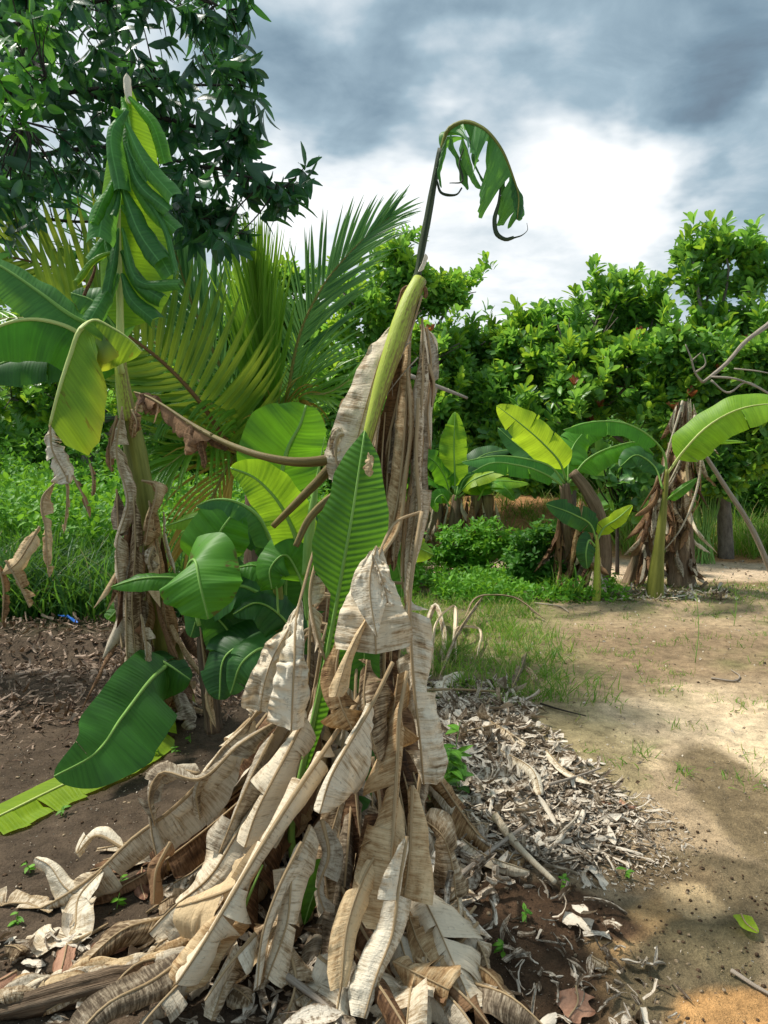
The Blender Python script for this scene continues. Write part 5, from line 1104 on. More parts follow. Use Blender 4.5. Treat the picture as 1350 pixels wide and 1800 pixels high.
# young plant in front of it
q = G(1046, 1045)
B2 = thing('banana_plant', q+np.array([-.12, -.25, 0]), 'small young banana plant with three short leaves in front of the clump', 'banana plant')
Y = q[1]-.25
mb = MB(); tube(mb, [q+np.array([-.05, -.25, -.05]), P(1050, 1000, Y), P(1050, 960, Y), P(1048, 940, Y)], (.05, .04, .03, .018), 20, 12); mb.build('pseudostem', MAT['stem_lime'], B2)
rl(B2, [(1048, 950, Y), (1040, 925, Y), (1010, 905, Y-.1), (960, 886, Y-.2)], (.14, .14), 'ban_dark', N0=(-.1, -1, .4), t0=.1)
rl(B2, [(1048, 955, Y), (1060, 930, Y), (1085, 912, Y-.1), (1112, 888, Y-.1)], (.09, .09), 'ban_bright', N0=(.1, -1, .4), t0=.15)
rl(B2, [(1046, 960, Y), (1035, 950, Y-.1), (1030, 970, Y-.15), (1032, 1000, Y-.15)], (.11, .11), 'ban_dark', N0=(0, -1, .2), t0=.2, prof=prof_round)
# stump clump: two thick dead stems
q = G(1195, 1030)
B3 = thing('dead_banana_stump', q, 'tall dead banana stump wrapped in grey brown dry sheaths', 'stump')
Y = q[1]
top_ = P(1203, 706, Y+.1)
mb = MB(); tube(mb, [q-np.array([0, 0, .05]), P(1195, 950, Y+.05), P(1195, 850, Y+.08), P(1198, 770, Y+.1), P(1201, 730, Y+.1), top_], (.15, .14, .12, .10, .065, .03), 40, 16, rough=.25); mb.build('pseudostem', MAT['stem_dry'], B3)
mb = MB(); tube(mb, [P(1110, 1035, Y+.1), P(1140, 950, Y+.1), P(1165, 860, Y+.1), P(1185, 780, Y+.1)], (.12, .11, .09, .06), 30, 14, rough=.3); mb.build('pseudostem', MAT['stem_dry'], B3)
dry_column(B3, q, top_, .11, 62, ('dry', 'dry_grey', 'dry_brown', 'dry_warm', 'dry'))
dry_column(B3, P(1115, 1035, Y), P(1180, 790, Y+.05), .10, 40, ('dry_grey', 'dry_brown', 'dry_brown', 'dry'))
for k in range(9):
    x = 1180+k*5; mb = MB(); blade(mb, pts((1196+rng.normal(0, 8), 790, Y-.08), (x, 745, Y-.08), (1186+k*4, 700+rng.integers(0, 22), Y-.05)), .045, curl=(-1.4, -1.4), ang=(-20, -20), crink=.6, ragged=.25, tears=1, spread=.4, n=16, m=5, prof=prof_banana); mb.build('dead_leaf', MAT[['dry_grey', 'dry', 'dry_brown'][k % 3]], B3)
for s_ in [[(1200, 705, Y-.02), (1190, 740, Y-.1), (1175, 790, Y-.15), (1162, 850, Y-.2)], [(1215, 760, Y-.1), (1190, 830, Y-.2), (1150, 900, Y-.3)], [(1235, 790, Y-.2), (1225, 860, Y-.3), (1190, 940, Y-.4), (1150, 985, Y-.4)], [(1222, 730, Y-.1), (1200, 800, Y-.2), (1170, 860, Y-.25)]]:
    mb = MB(); tube(mb, pts(*s_), (.016, .012, .006), 18, 6, rough=.3); mb.build('dry_petiole', MAT['dry_grey'], B3)
# live stem right in front of the stump
q = G(1150, 1048)
B4 = thing('banana_plant', q, 'banana plant with green stem in front of the dry stump, one leaf stretching right', 'banana plant')
Y = q[1]
mb = MB(); tube(mb, [q-np.array([0, 0, .05]), P(1155, 990, Y), P(1162, 930, Y), P(1168, 880, Y), P(1171, 850, Y), P(1173, 825, Y)], (.10, .085, .06, .048, .03, .022), 30, 14); mb.build('pseudostem', MAT['stem_olive'], B4)
rl(B4, [(1172, 835, Y), (1200, 795, Y-.1), (1250, 745, Y-.2), (1310, 716, Y-.3), (1370, 712, Y-.4), (1420, 735, Y-.5)], (.21, .24), 'ban_lite', N0=(-.2, -1, .6), ang=(10, -10), grav=.2, t0=.12, tears=4, mid='mid_pale')
rl(B4, [(1172, 835, Y), (1168, 800, Y), (1145, 770, Y-.1), (1100, 745, Y-.2), (1040, 742, Y-.3), (990, 756, Y-.4)], (.17, .2), 'ban_mid', N0=(.1, -.7, 1), ang=(-15, -20), grav=.3, t0=.25, tears=3)
rl(B4, [(1165, 860, Y), (1150, 820, Y+.1), (1120, 800, Y+.1), (1090, 820, Y)], (.15, .15), 'ban_dark', N0=(0, -.8, .6), t0=.2)
rl(B4, [(1170, 880, Y), (1190, 865, Y-.1), (1225, 840, Y-.1)], (.04, .07), 'ban_mid', N0=(0, -.8, .6), t0=.1, tears=0)
rl(B4, [(1175, 830, Y), (1220, 780, Y-.1), (1270, 775, Y-.1), (1312, 777, Y-.1)], (.05, .05), 'ban_lite', N0=(0, -.6, .8), t0=.3, tears=0)
# low broad leaves of a shrub between the clumps
q = G(1085, 1010)
SH = thing('broadleaf_shrub', q, 'dark low shrub with large rounded leaves in the gap between the banana clumps', 'shrub')
ps = np.array([P(a, b, q[1]+rng.uniform(-.1, .4)) for a, b in zip(rng.uniform(1040, 1130, 26), rng.uniform(800, 930, 26))])
mb = MB(); rosettes(mb, ps, np.stack([rng.normal(0, .4, 26), rng.normal(-.6, .3, 26), rng.normal(.4, .3, 26)], 1), 7, .22, (.5, .65), (.5, 1.3), .4, 'obov'); mb.build('foliage', MAT['cashew_d'], SH)
mb = MB(); twigs(mb, ps, [q, P(1085, 960, q[1]+.1), P(1085, 900, q[1]+.1)], .014, .006)
tube(mb, [q, P(1085, 960, q[1]+.1), P(1085, 850, q[1]+.1)], (.03, .015), 12, 8); mb.build('stem', MAT['bark_dark'], SH)
# dark stems clump behind/left (800-870, 880-990)
q = G(815, 1003)
B5 = thing('banana_plant', q, 'bushy banana clump with one upright oval leaf, beyond the tall plant at centre right', 'banana plant')
Y = q[1]
for x in (765, 800, 835, 858):
    mb = MB(); tube(mb, [P(x, 985, Y+.1), P(x, 930, Y+.1), P(x+rng.integers(-5, 5), 870, Y+.1)], (.13, .10, .07), 18, 12, rough=.25); mb.build('pseudostem', MAT['stem_dry'], B5)
    dry_column(B5, P(x, 985, Y+.05), P(x, 870, Y+.05), .11, 9, ('dry_brown', 'dry_brown', 'dry_grey'))
for s_, w, mt, n0, pr in [([(800, 870, Y), (799, 830, Y), (798, 780, Y), (800, 724, Y)], .21, 'ban_lite', (0, -1, .1), prof_round), ([(792, 870, Y), (780, 835, Y-.1), (762, 810, Y-.2), (735, 795, Y-.3)], .18, 'ban_mid', (0, -.7, .7), prof_banana),
      ([(795, 870, Y), (770, 850, Y-.1), (740, 840, Y-.2), (720, 855, Y-.2)], .15, 'ban_mid', (0, -.5, .8), prof_banana), ([(805, 870, Y), (830, 845, Y-.2), (870, 830, Y-.3), (910, 826, Y-.4)], .14, 'ban_bright', (0, -.6, .8), prof_banana),
      ([(805, 875, Y), (840, 850, Y+.1), (880, 845, Y), (930, 850, Y)], .16, 'ban_lite', (0, -.6, .8), prof_banana), ([(800, 880, Y), (815, 830, Y+.1), (850, 800, Y+.2), (900, 790, Y+.2)], .18, 'ban_dark', (0, -.6, .8), prof_banana),
      ([(790, 890, Y-.2), (775, 870, Y-.3), (765, 880, Y-.35), (768, 900, Y-.35)], .10, 'ban_mid', (0, -1, .3), prof_round), ([(840, 880, Y), (860, 850, Y), (890, 860, Y-.1), (905, 880, Y-.1)], .13, 'ban_mid', (0, -.6, .8), prof_banana), ([(805, 870, Y), (820, 840, Y), (850, 835, Y), (880, 860, Y)], .13, 'ban_mid', (0, -.6, .8), prof_banana)]:
    rl(B5, s_, (w, w), mt, N0=n0, prof=pr, t0=.1)
# ================================================================== CASHEW-LIKE TREES BEHIND
def lobes_tree(label, bx, by_px, Y, lobes, nros, L, mats, group=None, redn=0, seed=0, trunk_r=.12, cat='tree', name='broadleaf_tree', wr=(.36, .48), nl=8):
    b = P(bx, by_px, Y); b[2] = float(H(b[0], b[1]))
    t = thing(name, b, label, cat, group)
    cs = []; rs = []
    for (px, py, dy, rpx) in lobes:
        cs.append(P(px, py, Y+dy)); rs.append(rpx/FPX*(Y+dy))
    cs = np.array(cs); rs = np.array(rs)
    w = rs**2/np.sum(rs**2)
    pos = []; D = []
    sub = []
    for c, r, wi in zip(cs, rs, w):
        for k_ in range(7):
            dd = rdir(1, -.6, 1)[0]; sub.append((c+dd*r*rng.uniform(.35, .72), r*rng.uniform(.26, .46), wi))
    sw = sum(q[1]**2 for q in sub)
    for c, r, wi in sub:
        wi = r*r/sw
        n = max(5, int(nros*wi)); d = rdir(n, -.55, 1.); rad = r*rng.uniform(.45, 1.08, n)**.6*(1+.18*np.sin(d[:, 0]*7+c[0])*np.cos(d[:, 2]*6+c[1]))
        p = c+d*rad[:, None]*np.array([1, .9, 1.])
        # leave irregular hollows
        hol = fbm(p[:, 0]*1.3+seed, p[:, 2]*1.3+p[:, 1]*.9, 7+seed, 3)
        k = hol > .40
        pos.append(p[k]); dd = d[k]+np.array([0, -.15, .55])+rng.normal(0, .3, (k.sum(), 3)); D.append(nrm(dd))
    pos = np.concatenate(pos); D = np.concatenate(D)
    g = H(pos[:, 0], pos[:, 1])+.1; k = pos[:, 2] > g; pos = pos[k]; D = D[k]
    sh = []
    for c, r in zip(cs, rs):
        for k_ in range(6):
            dd = rdir(1, .15, 1)[0]; dd[0] *= .8; dd = dd/np.linalg.norm(dd); l_ = r*rng.uniform(.75, .95); e_ = rng.uniform(.2, .55)
            for f_ in np.arange(0, e_, .075): sh.append(c+dd*(l_+f_)+rng.normal(0, .03, 3))
    sh = np.array(sh); pos = np.concatenate([pos, sh]); D = np.concatenate([D, nrm(rng.normal(0, .35, sh.shape)+np.array([0, -.1, 1.]))])
    pick = rng.random(len(pos))
    for i, mt in enumerate(mats):
        s = (pick >= i/len(mats)) & (pick < (i+1)/len(mats))
        if i == 0: mb = MB(); cr_ = None
        mb = MB(); rosettes(mb, pos[s], D[s], nl, L*1.12, wr, (.3, 1.15), .25, 'obov', droop=.05, step=L*1.3)
        mb.build('crown', MAT[mt], t)
    # wood
    mb = MB()
    top = cs.mean(0)
    mid = (b+top)/2+rng.normal(0, .15, 3)
    tube(mb, [b-np.array([0, 0, .1]), mid, top], (trunk_r, trunk_r*.75, trunk_r*.4), 20, 10, rough=.15); mb.build('trunk', MAT['bark'], t)
    mb = MB(); an = list(cr([b, mid, top], 30)[12:])
    for c, r in zip(cs, rs):
        j = an[int(rng.integers(0, 14))]; m_ = (j+c)/2+rng.normal(0, .12, 3)
        tube(mb, [j, m_, c, c+rdir(1, .2, 1)[0]*r*.7], (trunk_r*.4, trunk_r*.25, .014), 14, 6); an += list(cr([m_, c], 5))
        for k in range(5): tube(mb, [c, c+rdir(1, -.3, 1)[0]*r*.9], (.018, .007), 6, 4, cap=False)
    mb.build('branches', MAT['bark'], t)
    if redn:
        f = rng.permutation(len(pos)); front = [i for i in f if D[i][1] < .3][:redn]
        rp = pos[front]+np.array([0, -.12, .05])
        mb = MB(); rosettes(mb, rp, np.tile([0, -.5, .85], (len(rp), 1)), 7, L*.8, wr, (.3, .9), .2, 'obov'); mb.build('young_leaves', MAT['young_red'], t)
    return t
GR = 'broadleaf trees behind the yard'
CA = ['cashew', 'cashew_b', 'cashew']
CB = ['cashew', 'cashew_d', 'cashew_b', 'cashew', 'cashew']
lobes_tree('rounded yellow green tree directly behind the tall dying banana plant', 730, 900, 13.5, [(690, 462, 0, 40), (720, 540, 0, 80), (800, 520, .2, 42), (640, 560, -.3, 85), (750, 640, -.6, 95), (835, 615, 0, 50), (880, 640, .2, 50), (620, 680, -.6, 95), (720, 740, -.8, 105), (820, 720, -.5, 90), (590, 780, -.8, 80), (845, 800, -.4, 70), (760, 820, -.8, 80)], 3600, .165, CA, GR, 4, 1)
lobes_tree('dense green tree whose pointed top rises in the gap right of centre', 1000, 900, 13.0, [(945, 625, 0, 70), (1060, 590, 0, 78), (930, 575, .3, 32), (1075, 525, 0, 34), (1000, 640, -.6, 100), (910, 720, -.4, 80), (1010, 750, -.8, 100), (1100, 680, -.6, 95), (880, 790, -.4, 80), (960, 820, -.6, 70), (1110, 780, -.6, 80), (1140, 620, 0, 60), (1150, 550, 0, 36)], 3800, .19, CB, GR, 26, 2)
lobes_tree('tall green tree at the right edge with reddish young leaves on its top twigs', 1280, 900, 12.0, [(1245, 500, 0, 26), (1320, 500, 0, 30), (1215, 450, 0, 13), (1268, 445, 0, 14), (1322, 450, 0, 14), (1250, 610, 0, 75), (1340, 590, -.3, 70), (1200, 660, -.4, 80), (1300, 680, -.6, 105), (1220, 760, -.5, 85), (1350, 760, -.6, 95), (1280, 830, -.7, 70), (1380, 650, 0, 90)], 3400, .19, CB, GR, 14, 3)
lobes_tree('paler leafy tree showing behind the palm fronds left of centre', 480, 900, 16.0, [(440, 520, 0, 26), (520, 500, 0, 26), (490, 570, 0, 50), (410, 610, 0, 50), (560, 580, 0, 50), (330, 680, 0, 60), (450, 640, 0, 95), (540, 660, 0, 90), (380, 720, 0, 90), (500, 760, 0, 90)], 2000, .22, CA, GR, 0, 4)
lobes_tree('yellow green bushy tree at far left beyond the palm', 150, 900, 15.0, [(60, 650, 0, 80), (160, 640, 0, 80), (250, 680, 0, 70), (20, 700, 0, 90), (120, 720, 0, 90), (230, 730, 0, 90), (-30, 600, 0, 90), (300, 760, 0, 70)], 1700, .20, ['cashew_b', 'cashew', 'cashew_d'], GR, 0, 5)
# outer twigs that stick out over the crown line
# bare branch at the right edge
q = P(1350, 560, 10.2)
BB = thing('bare_branch', P(1235, 672, 10.2), 'bare grey forked branch leaning out over the leaves at the right edge', 'branch')
for s_, r_ in [([(1400, 520, 10.3), (1350, 570, 10.2), (1310, 600, 10.2), (1275, 640, 10.2), (1235, 672, 10.2)], (.045, .035, .028, .02)), ([(1235, 672, 10.2), (1222, 655, 10.15), (1215, 630, 10.1), (1205, 605, 10.1)], (.018, .013, .008)), ([(1222, 655, 10.15), (1240, 640, 10.1), (1236, 622, 10.1)], (.012, .006)), ([(1215, 635, 10.1), (1232, 620, 10.1)], (.01, .005)),
               ([(1250, 662, 10.1), (1290, 665, 10.0), (1330, 680, 10.0), (1380, 710, 10.0)], (.016, .014, .01)), ([(1250, 668, 10.1), (1280, 690, 10.0), (1310, 672, 10.), (1350, 690, 10.)], (.014, .008)), ([(1290, 648, 10.1), (1330, 652, 10.0), (1370, 660, 10.0)], (.01, .006))]:
    mb = MB(); tube(mb, pts(*s_), r_, 18, 6, rough=.3); mb.build('limb', MAT['dead_wood'], BB)
# stick poking out behind the trunk
ST_ = thing('stick', P(790, 690, 6.0), 'thin grey stick poking out sideways behind the dry trunk', 'stick')
mb = MB(); tube(mb, pts((720, 660, 6.0), (770, 680, 6.0), (822, 700, 6.0)), (.016, .014, .009), 12, 7, rough=.3); mb.build('shaft', MAT['dead_wood'], ST_)
# leaning pole at right
q = P(1366, 990, 9.4); q[2] = float(H(q[0], q[1]))
PO = thing('wooden_pole', q, 'slender pale wooden pole leaning left across the undergrowth at the right', 'pole')
Yp = 9.4
mb = MB(); tube(mb, [q, P(1318, 922, Yp), P(1278, 860, Yp), P(1236, 794, Yp)], (.034, .032, .028, .022), 26, 9, rough=.18); mb.build('shaft', MAT['dead_wood'], PO)
mb = MB(); tube(mb, pts((1234, 790, Yp-.25), (1232, 830, Yp-.25), (1228, 880, Yp-.25), (1218, 900, Yp-.25)), (.008, .006, .003), 16, 5); mb.build('dangling_fibre', MAT['dry_brown'], PO)
# ================================================================== SHRUBS, HERBS, GRASS
def bush(label, px, py, Yo, lob, n, L, mat, name='shrub', wr=(.4, .6), nl=6, group=None, cat='shrub'):
    b = G(px, py); Y = b[1]
    t = thing(name, b, label, cat, group)
    ps = []
    for (x, y, r) in lob:
        c = P(x, y, Y+Yo); k = max(8, int(n*r*r/sum(q[2]**2 for q in lob))); ps.append(c+rdir(k, -.4, 1)*(r/FPX*Y)*rng.uniform(.35, 1.05, k)[:, None])
    ps = np.concatenate(ps); ps[:, 2] = np.maximum(ps[:, 2], H(ps[:, 0], ps[:, 1])+.05)
    D = nrm(ps-b+rng.normal(0, .3, ps.shape)+np.array([0, -.3, .4]))
    mb = MB(); rosettes(mb, ps, D, nl, L, wr, (.4, 1.4), .5, 'ovate', step=L, droop=.1); mb.build('foliage', MAT[mat], t)
    mb = MB()
    for p in ps[::6]: tube(mb, [b+rng.normal(0, .08, 3)*np.array([1, 1, 0]), (b+p)/2+np.array([0, 0, .03]), p], (.009, .004), 6, 4, cap=False)
    mb.build('stems', MAT['mid_green'], t)
    return t
HG = 'leafy shrubs round the banana clumps'
bush('leafy shrub in front of the bushy banana clump', 835, 1015, 0, [(800, 960, 40), (850, 950, 45), (900, 965, 40), (830, 990, 40), (780, 985, 30)], 520, .085, 'herb', group=HG)
bush('deep green shrub left of the young banana plant', 950, 1035, 0, [(930, 970, 42), (970, 990, 45), (1000, 1000, 35), (920, 1010, 35), (960, 940, 32)], 520, .085, 'herb_d', group=HG)
bush('leafy shrub under the right end of the trees by the pole', 1290, 950, .8, [(1270, 850, 60), (1330, 830, 60), (1300, 900, 50), (1240, 880, 40), (1350, 890, 50)], 520, .14, 'cashew_d', group=HG)
bush('sprawling weeds behind the dry stump', 1240, 900, .5, [(1230, 830, 40), (1260, 860, 40), (1210, 800, 35)], 200, .12, 'herb_d', group=HG)
# undergrowth masses
def herb_mass(name, label, n, sampler, hmin, hmax, L, mat, nl=5, per=3, kind='stuff', wr=(.35, .55)):
    x, y = sampler(n); h = rng.uniform(hmin, hmax, n)*(.6+.8*fbm(x*1.2, y*1.2, 33))
    g = H(x, y); P_ = []; D = []
    for k in range(per):
        f = (k+rng.random(n))/per
        P_.append(np.stack([x+rng.normal(0, .05, n), y+rng.normal(0, .05, n), g+h*f], 1)); D.append(nrm(np.stack([rng.normal(0, .5, n), rng.normal(-.3, .5, n), np.full(n, .7)], 1)))
    mb = MB(); rosettes(mb, np.concatenate(P_), np.concatenate(D), nl, L, wr, (.5, 1.4), .5, 'ovate', step=L*1.2, nu=3)
    o = mb.build(name, MAT[mat]); tag(o, label, name.replace('_', ' '), kind=kind)
herb_mass('undergrowth', 'bright green leafy undergrowth filling the left background', 5200, lambda n: (lambda y: (y*(-.56+rng.random(n)*.60), y))(rng.uniform(8.6, 14, n)), .35, 1.25, .12, 'herb')
herb_mass('shrub_thicket', 'dark green thicket at the foot of the background trees', 3600, lambda n: (lambda y: (y*(-.1+rng.random(n)*.75), y))(rng.uniform(14.2, 17, n)), .5, 1.7, .15, 'herb_d')
herb_mass('distant_wood', 'distant mass of green trees closing the view', 2600, lambda n: (lambda y: (y*(-.7+rng.random(n)*1.4), y))(rng.uniform(18, 26, n)), 1.5, 4.2, .36, 'cashew', per=5)
herb_mass('low_weeds', 'low green weeds at the foot of the banana clumps', 900, lambda n: (rng.uniform(.55, 2.6, n), rng.uniform(8.2, 10.0, n)), .08, .3, .07, 'herb', per=2)
def grass_mass(name, label, sampler, n, hmin, hmax, w, mat, lean=.35, bend=.9, ns=4):
    x, y = sampler(n); h = rng.uniform(hmin, hmax, n)
    D = np.stack([rng.normal(0, lean, n), rng.normal(0, lean, n), np.ones(n)], 1)
    mb = MB(); scat(mb, on_ground(x, y, -.01), D, np.stack([rng.normal(0, 1, n), rng.normal(-.3, 1, n), rng.uniform(.2, .6, n)], 1), h, w*rng.uniform(.7, 1.3, n), rng.normal(bend, .4, n), .3, 'blade', ns, 2)
    o = mb.build(name, MAT[mat]); tag(o, label, 'grass', kind='stuff')
def clumped(xa, xb, ya, yb, k, s):
    def f(n):
        cx = rng.uniform(xa, xb, k); cy = rng.uniform(ya, yb, k); j = rng.integers(0, k, n)
        return cx[j]+rng.normal(0, s, n), cy[j]+rng.normal(0, s, n)
    return f
grass_mass('tall_grass', 'tall deep green grass behind the left banana plant', clumped(-5.2, -.9, 7.5, 9.6, 220, .12), 11000, .4, 1.0, .022, 'grass_d', .3, 1.2)
grass_mass('tall_grass', 'tall grass beyond the path at the right', clumped(3.6, 8, 12, 13.6, 90, .15), 3000, .3, .8, .02, 'grass', .3, 1.)
grass_mass('grass_patch', 'bright green grass patch right of the tall plant', clumped(.25, 1.5, 4.7, 8.6, 170, .06), 4300, .04, .2, .008, 'grass', .5, 1.)
grass_mass('sparse_grass', 'sparse thin grass tufts over the brown yard', clumped(1.0, 5.0, 3.4, 8.8, 300, .05), 4200, .02, .09, .006, 'grass', .6, 1.)
grass_mass('bank_grass', 'scattered grass on the orange earth bank', clumped(.5, 7, 12.4, 14.5, 120, .1), 2600, .08, .35, .014, 'grass', .4, 1.)
grass_mass('grass_fringe', 'thin strip of grass before the banana clumps', lambda n: (rng.uniform(1.0, 6.5, n), 8.75+rng.normal(0, .35, n)), 3500, .03, .12, .008, 'grass', .6, 1.)
# individual weeds and seedlings
def weed(name, label, px, py, h, nl, L, mat, group=None, lean=.2, stem_n=1, wr=(.4, .5)):
    b = G(px, py); t = thing(name, b, label, 'plant', group)
    ms = MB(); ml = MB()
    for k in range(stem_n):
        tip = b+np.array([rng.normal(0, lean)*h, rng.normal(0, lean)*h, h*rng.uniform(.7, 1.05)])
        C = cr([b-np.array([0, 0, .01]), (b+tip)/2+rng.normal(0, .02, 3)*h, tip], 12); tube(ms, C, (.004 if h > .15 else .002, .0015), 8, 5, cap=False)
        js = rng.uniform(.3, 1., nl); p = C[(js*11).astype(int)]; a = rng.uniform(0, 6.28, nl)
        scat(ml, p, np.stack([np.cos(a), np.sin(a), rng.uniform(-.2, .5, nl)], 1), np.tile([0, -.2, 1.], (nl, 1)), L*rng.uniform(.7, 1.1, nl), L*rng.uniform(wr[0], wr[1], nl), rng.normal(.6, .3, nl), .2, 'ovate', 4, 2)
    ms.build('stem', MAT['mid_green'], t); ml.build('leaves', MAT[mat], t); return t
weed('weed', 'tall leafy weed growing from the litter right of the dry skirt', 770, 1420, .36, 9, .085, 'herb', stem_n=5, lean=.35)
weed('weed', 'thin weed with narrow drooping leaves in the litter', 808, 1400, .26, 7, .09, 'herb_d', stem_n=2)
for a, b, s_, lb in [(55, 1535, .05, 'tiny seedling on soil beside the leftmost dry leaf tip'), (28, 1622, .04, 'tiny seedling under the leftmost dry leaf'), (205, 1595, .05, 'tiny seedling in the bare soil gap at lower left'), (245, 1655, .05, 'lowest tiny seedling on the soil at left'), (282, 1330, .07, 'seedling beside the fallen green leaf'), (310, 1325, .07, 'seedling just right of another near the dry stems'),
                    (335, 1305, .06, 'seedling below the dried stem of the suckers'), (108, 1435, .04, 'tiny seedling right under the yellow green fallen leaf'), (210, 1560, .04, 'tiny seedling above another one in the lower left soil'), (925, 1620, .05, 'single round leaved seedling on dark soil at bottom centre right'), (985, 1565, .06, 'seedling with two wide leaves at the edge of the litter heap'), (885, 1680, .05, 'thin sprout on the dark soil low in the picture'), (1100, 1545, .05, 'small sprout right of the litter heap')]:
    weed('seedling', lb, a, b, s_, 5, .035, 'herb', 'seedlings on the soil')
for a, b, h_, lb in [(1222, 1165, .55, 'tall thin grass stalk standing alone in the brown yard'), (1290, 1100, .4, 'thin grass stalk near the right edge of the yard')]:
    gq = G(a, b); t = thing('grass_stalk', gq, lb, 'plant', 'lone grass stalks'); mb = MB()
    tube(mb, [gq, gq+np.array([.02, 0, h_*.5]), gq+np.array([-.01, 0, h_])], (.004, .002), 10, 5); mb.build('stem', MAT['mid_green'], t)
    mb = MB(); k = 9; scat(mb, gq+np.stack([np.zeros(k), np.zeros(k), rng.uniform(.05, h_, k)], 1), np.stack([rng.normal(0, .6, k), rng.normal(0, .6, k), np.ones(k)], 1), rdir(k), .10, .008, .8, .2, 'blade'); mb.build('leaves', MAT['grass'], t)
def tuft(label, px, py, n, h, w, mat, lean=.45):
    b = G(px, py); t = tag((lambda mb: (scat(mb, b+np.stack([rng.normal(0, .025, n), rng.normal(0, .025, n), np.zeros(n)], 1), np.stack([rng.normal(0, lean, n), rng.normal(0, lean, n), np.ones(n)], 1), rdir(n, 0, 1), h*rng.uniform(.5, 1.1, n), w, rng.normal(1.1, .4, n), .3, 'blade', 5, 2), mb.build('grass_tuft', MAT[mat], origin=b))[1])(MB()), label, 'grass tuft', 'grass tufts')
    return t
tuft('bright grass tuft just right of the trunk above the litter', 822, 1215, 40, .22, .012, 'grass')
tuft('grass tuft between bent dry leaves right of the trunk', 790, 1160, 36, .24, .012, 'grass')
tuft('grass tuft at the foot of the leafy shrub', 975, 1050, 40, .35, .018, 'grass')
tuft('small yellowish tuft on the sand in mid yard', 1130, 1330, 22, .10, .006, 'grass')
tuft('tuft with pale bent blades near the young banana plant', 1012, 1055, 14, .42, .03, 'grass', .25)
tuft('short tuft near the sand edge in the yard', 1205, 1360, 18, .09, .006, 'grass')
# ================================================================== LOOSE THINGS ON THE GROUND
def ground_leaf(name, label, path, hw, mat, group=None, cat='leaf', mid='mid_dry', dz=.02, **k):
    b = G(*path[len(path)//2]); t = thing(name, b, label, cat, group)
    kk = dict(ang=(-5, -5), curl=(-.8, -.8), crink=.3, ragged=.1, tears=0, n=24, m=6, N0=(0, -.2, 1), lift=True, prof=prof_round); kk.update(k)
    leafpart(t, 'blade', [G(a, b_, dz) for a, b_ in path], hw, mat, mid, (.003, .0015), **kk); return t
ground_leaf('fallen_leaf', 'pale green curled leaf lying on the damp path at the right edge', [(1302, 1622), (1312, 1640), (1332, 1655)], .032, 'ban_bright', curl=(.6, .6), dz=.03)
ground_leaf('fallen_leaf', 'ragged pinkish tan dry leaf on dark soil at the bottom', [(1012, 1745), (1015, 1775), (1000, 1800)], .055, 'litter_red', ragged=.35)
ground_leaf('fallen_leaf', 'small pale cream leaf scrap beside the orange rim', [(1040, 1698), (1056, 1708), (1070, 1716)], .028, 'dry_pale', curl=(-1.4, -1.4), dz=.03)
RG = 'russet fallen leaves at the bottom left'
for p_, w, lb in [([(155, 1690), (200, 1670), (240, 1655)], .055, 'wide russet leaf below the seedlings at lower left'), ([(118, 1670), (112, 1700), (104, 1730)], .035, 'narrow upright russet leaf at lower left'), ([(30, 1718), (0, 1735), (-20, 1740)], .03, 'russet leaf cut by the left edge near the bottom'), ([(225, 1710), (238, 1735), (250, 1745)], .03, 'russet leaf just above the fallen log'),
                  ([(250, 1535), (248, 1565), (256, 1590)], .03, 'russet leaf hiding beside the curled dry leaf tips'), ([(840, 1640), (845, 1665), (848, 1690)], .022, 'russet leaf among scraps on the dark soil'), ([(1045, 1405), (1060, 1415), (1075, 1420)], .025, 'russet leaf on the right part of the litter heap'), ([(1090, 1412), (1105, 1422), (1120, 1424)], .022, 'russet leaf at the tip of the litter heap')]:
    ground_leaf('fallen_leaf', lb, p_, w, 'litter_red', RG, crink=.15, prof=prof_banana)
CG = 'bleached dry leaf pieces on the litter heap'
for p_, w, lb, mt in [([(900, 1225), (915, 1190), (925, 1160)], .035, 'upright dry leaf shard at the top of the litter heap', 'dry_grey'), ([(775, 1240), (800, 1200), (815, 1195)], .07, 'white dry leaf at the upper left of the litter heap', 'dry_pale'), ([(860, 1285), (890, 1305), (925, 1330)], .06, 'curled white leaf in the upper middle of the heap', 'dry_pale'), ([(810, 1500), (850, 1530), (930, 1560)], .04, 'long flat dry strip crossing the lower heap', 'dry'),
                      ([(780, 1465), (830, 1480), (860, 1475)], .05, 'thick dry curl at the lower left of the heap', 'dry'), ([(960, 1340), (1000, 1380), (1040, 1400)], .03, 'narrow bleached strip on the right side of the heap', 'dry_pale'), ([(800, 1310), (840, 1300), (880, 1290)], .05, 'broad tan piece beneath the green weed', 'dry'), ([(880, 1340), (930, 1370), (950, 1420)], .04, 'bent bleached piece in the centre of the heap', 'dry_pale'),
                      ([(940, 1210), (935, 1195), (925, 1185)], .03, 'small white square of dry leaf above the heap', 'dry_pale'), ([(750, 1510), (770, 1540), (775, 1580)], .05, 'dark curled piece against the skirt of dry leaves', 'dry_grey')]:
    ground_leaf('dry_leaf_piece', lb, p_, w, mt, CG, 'dry leaf', curl=(-1.3, -1.3), dz=.06, tears=1, prof=prof_strap)
DG = 'bent dry leaves in the grass right of the trunk'
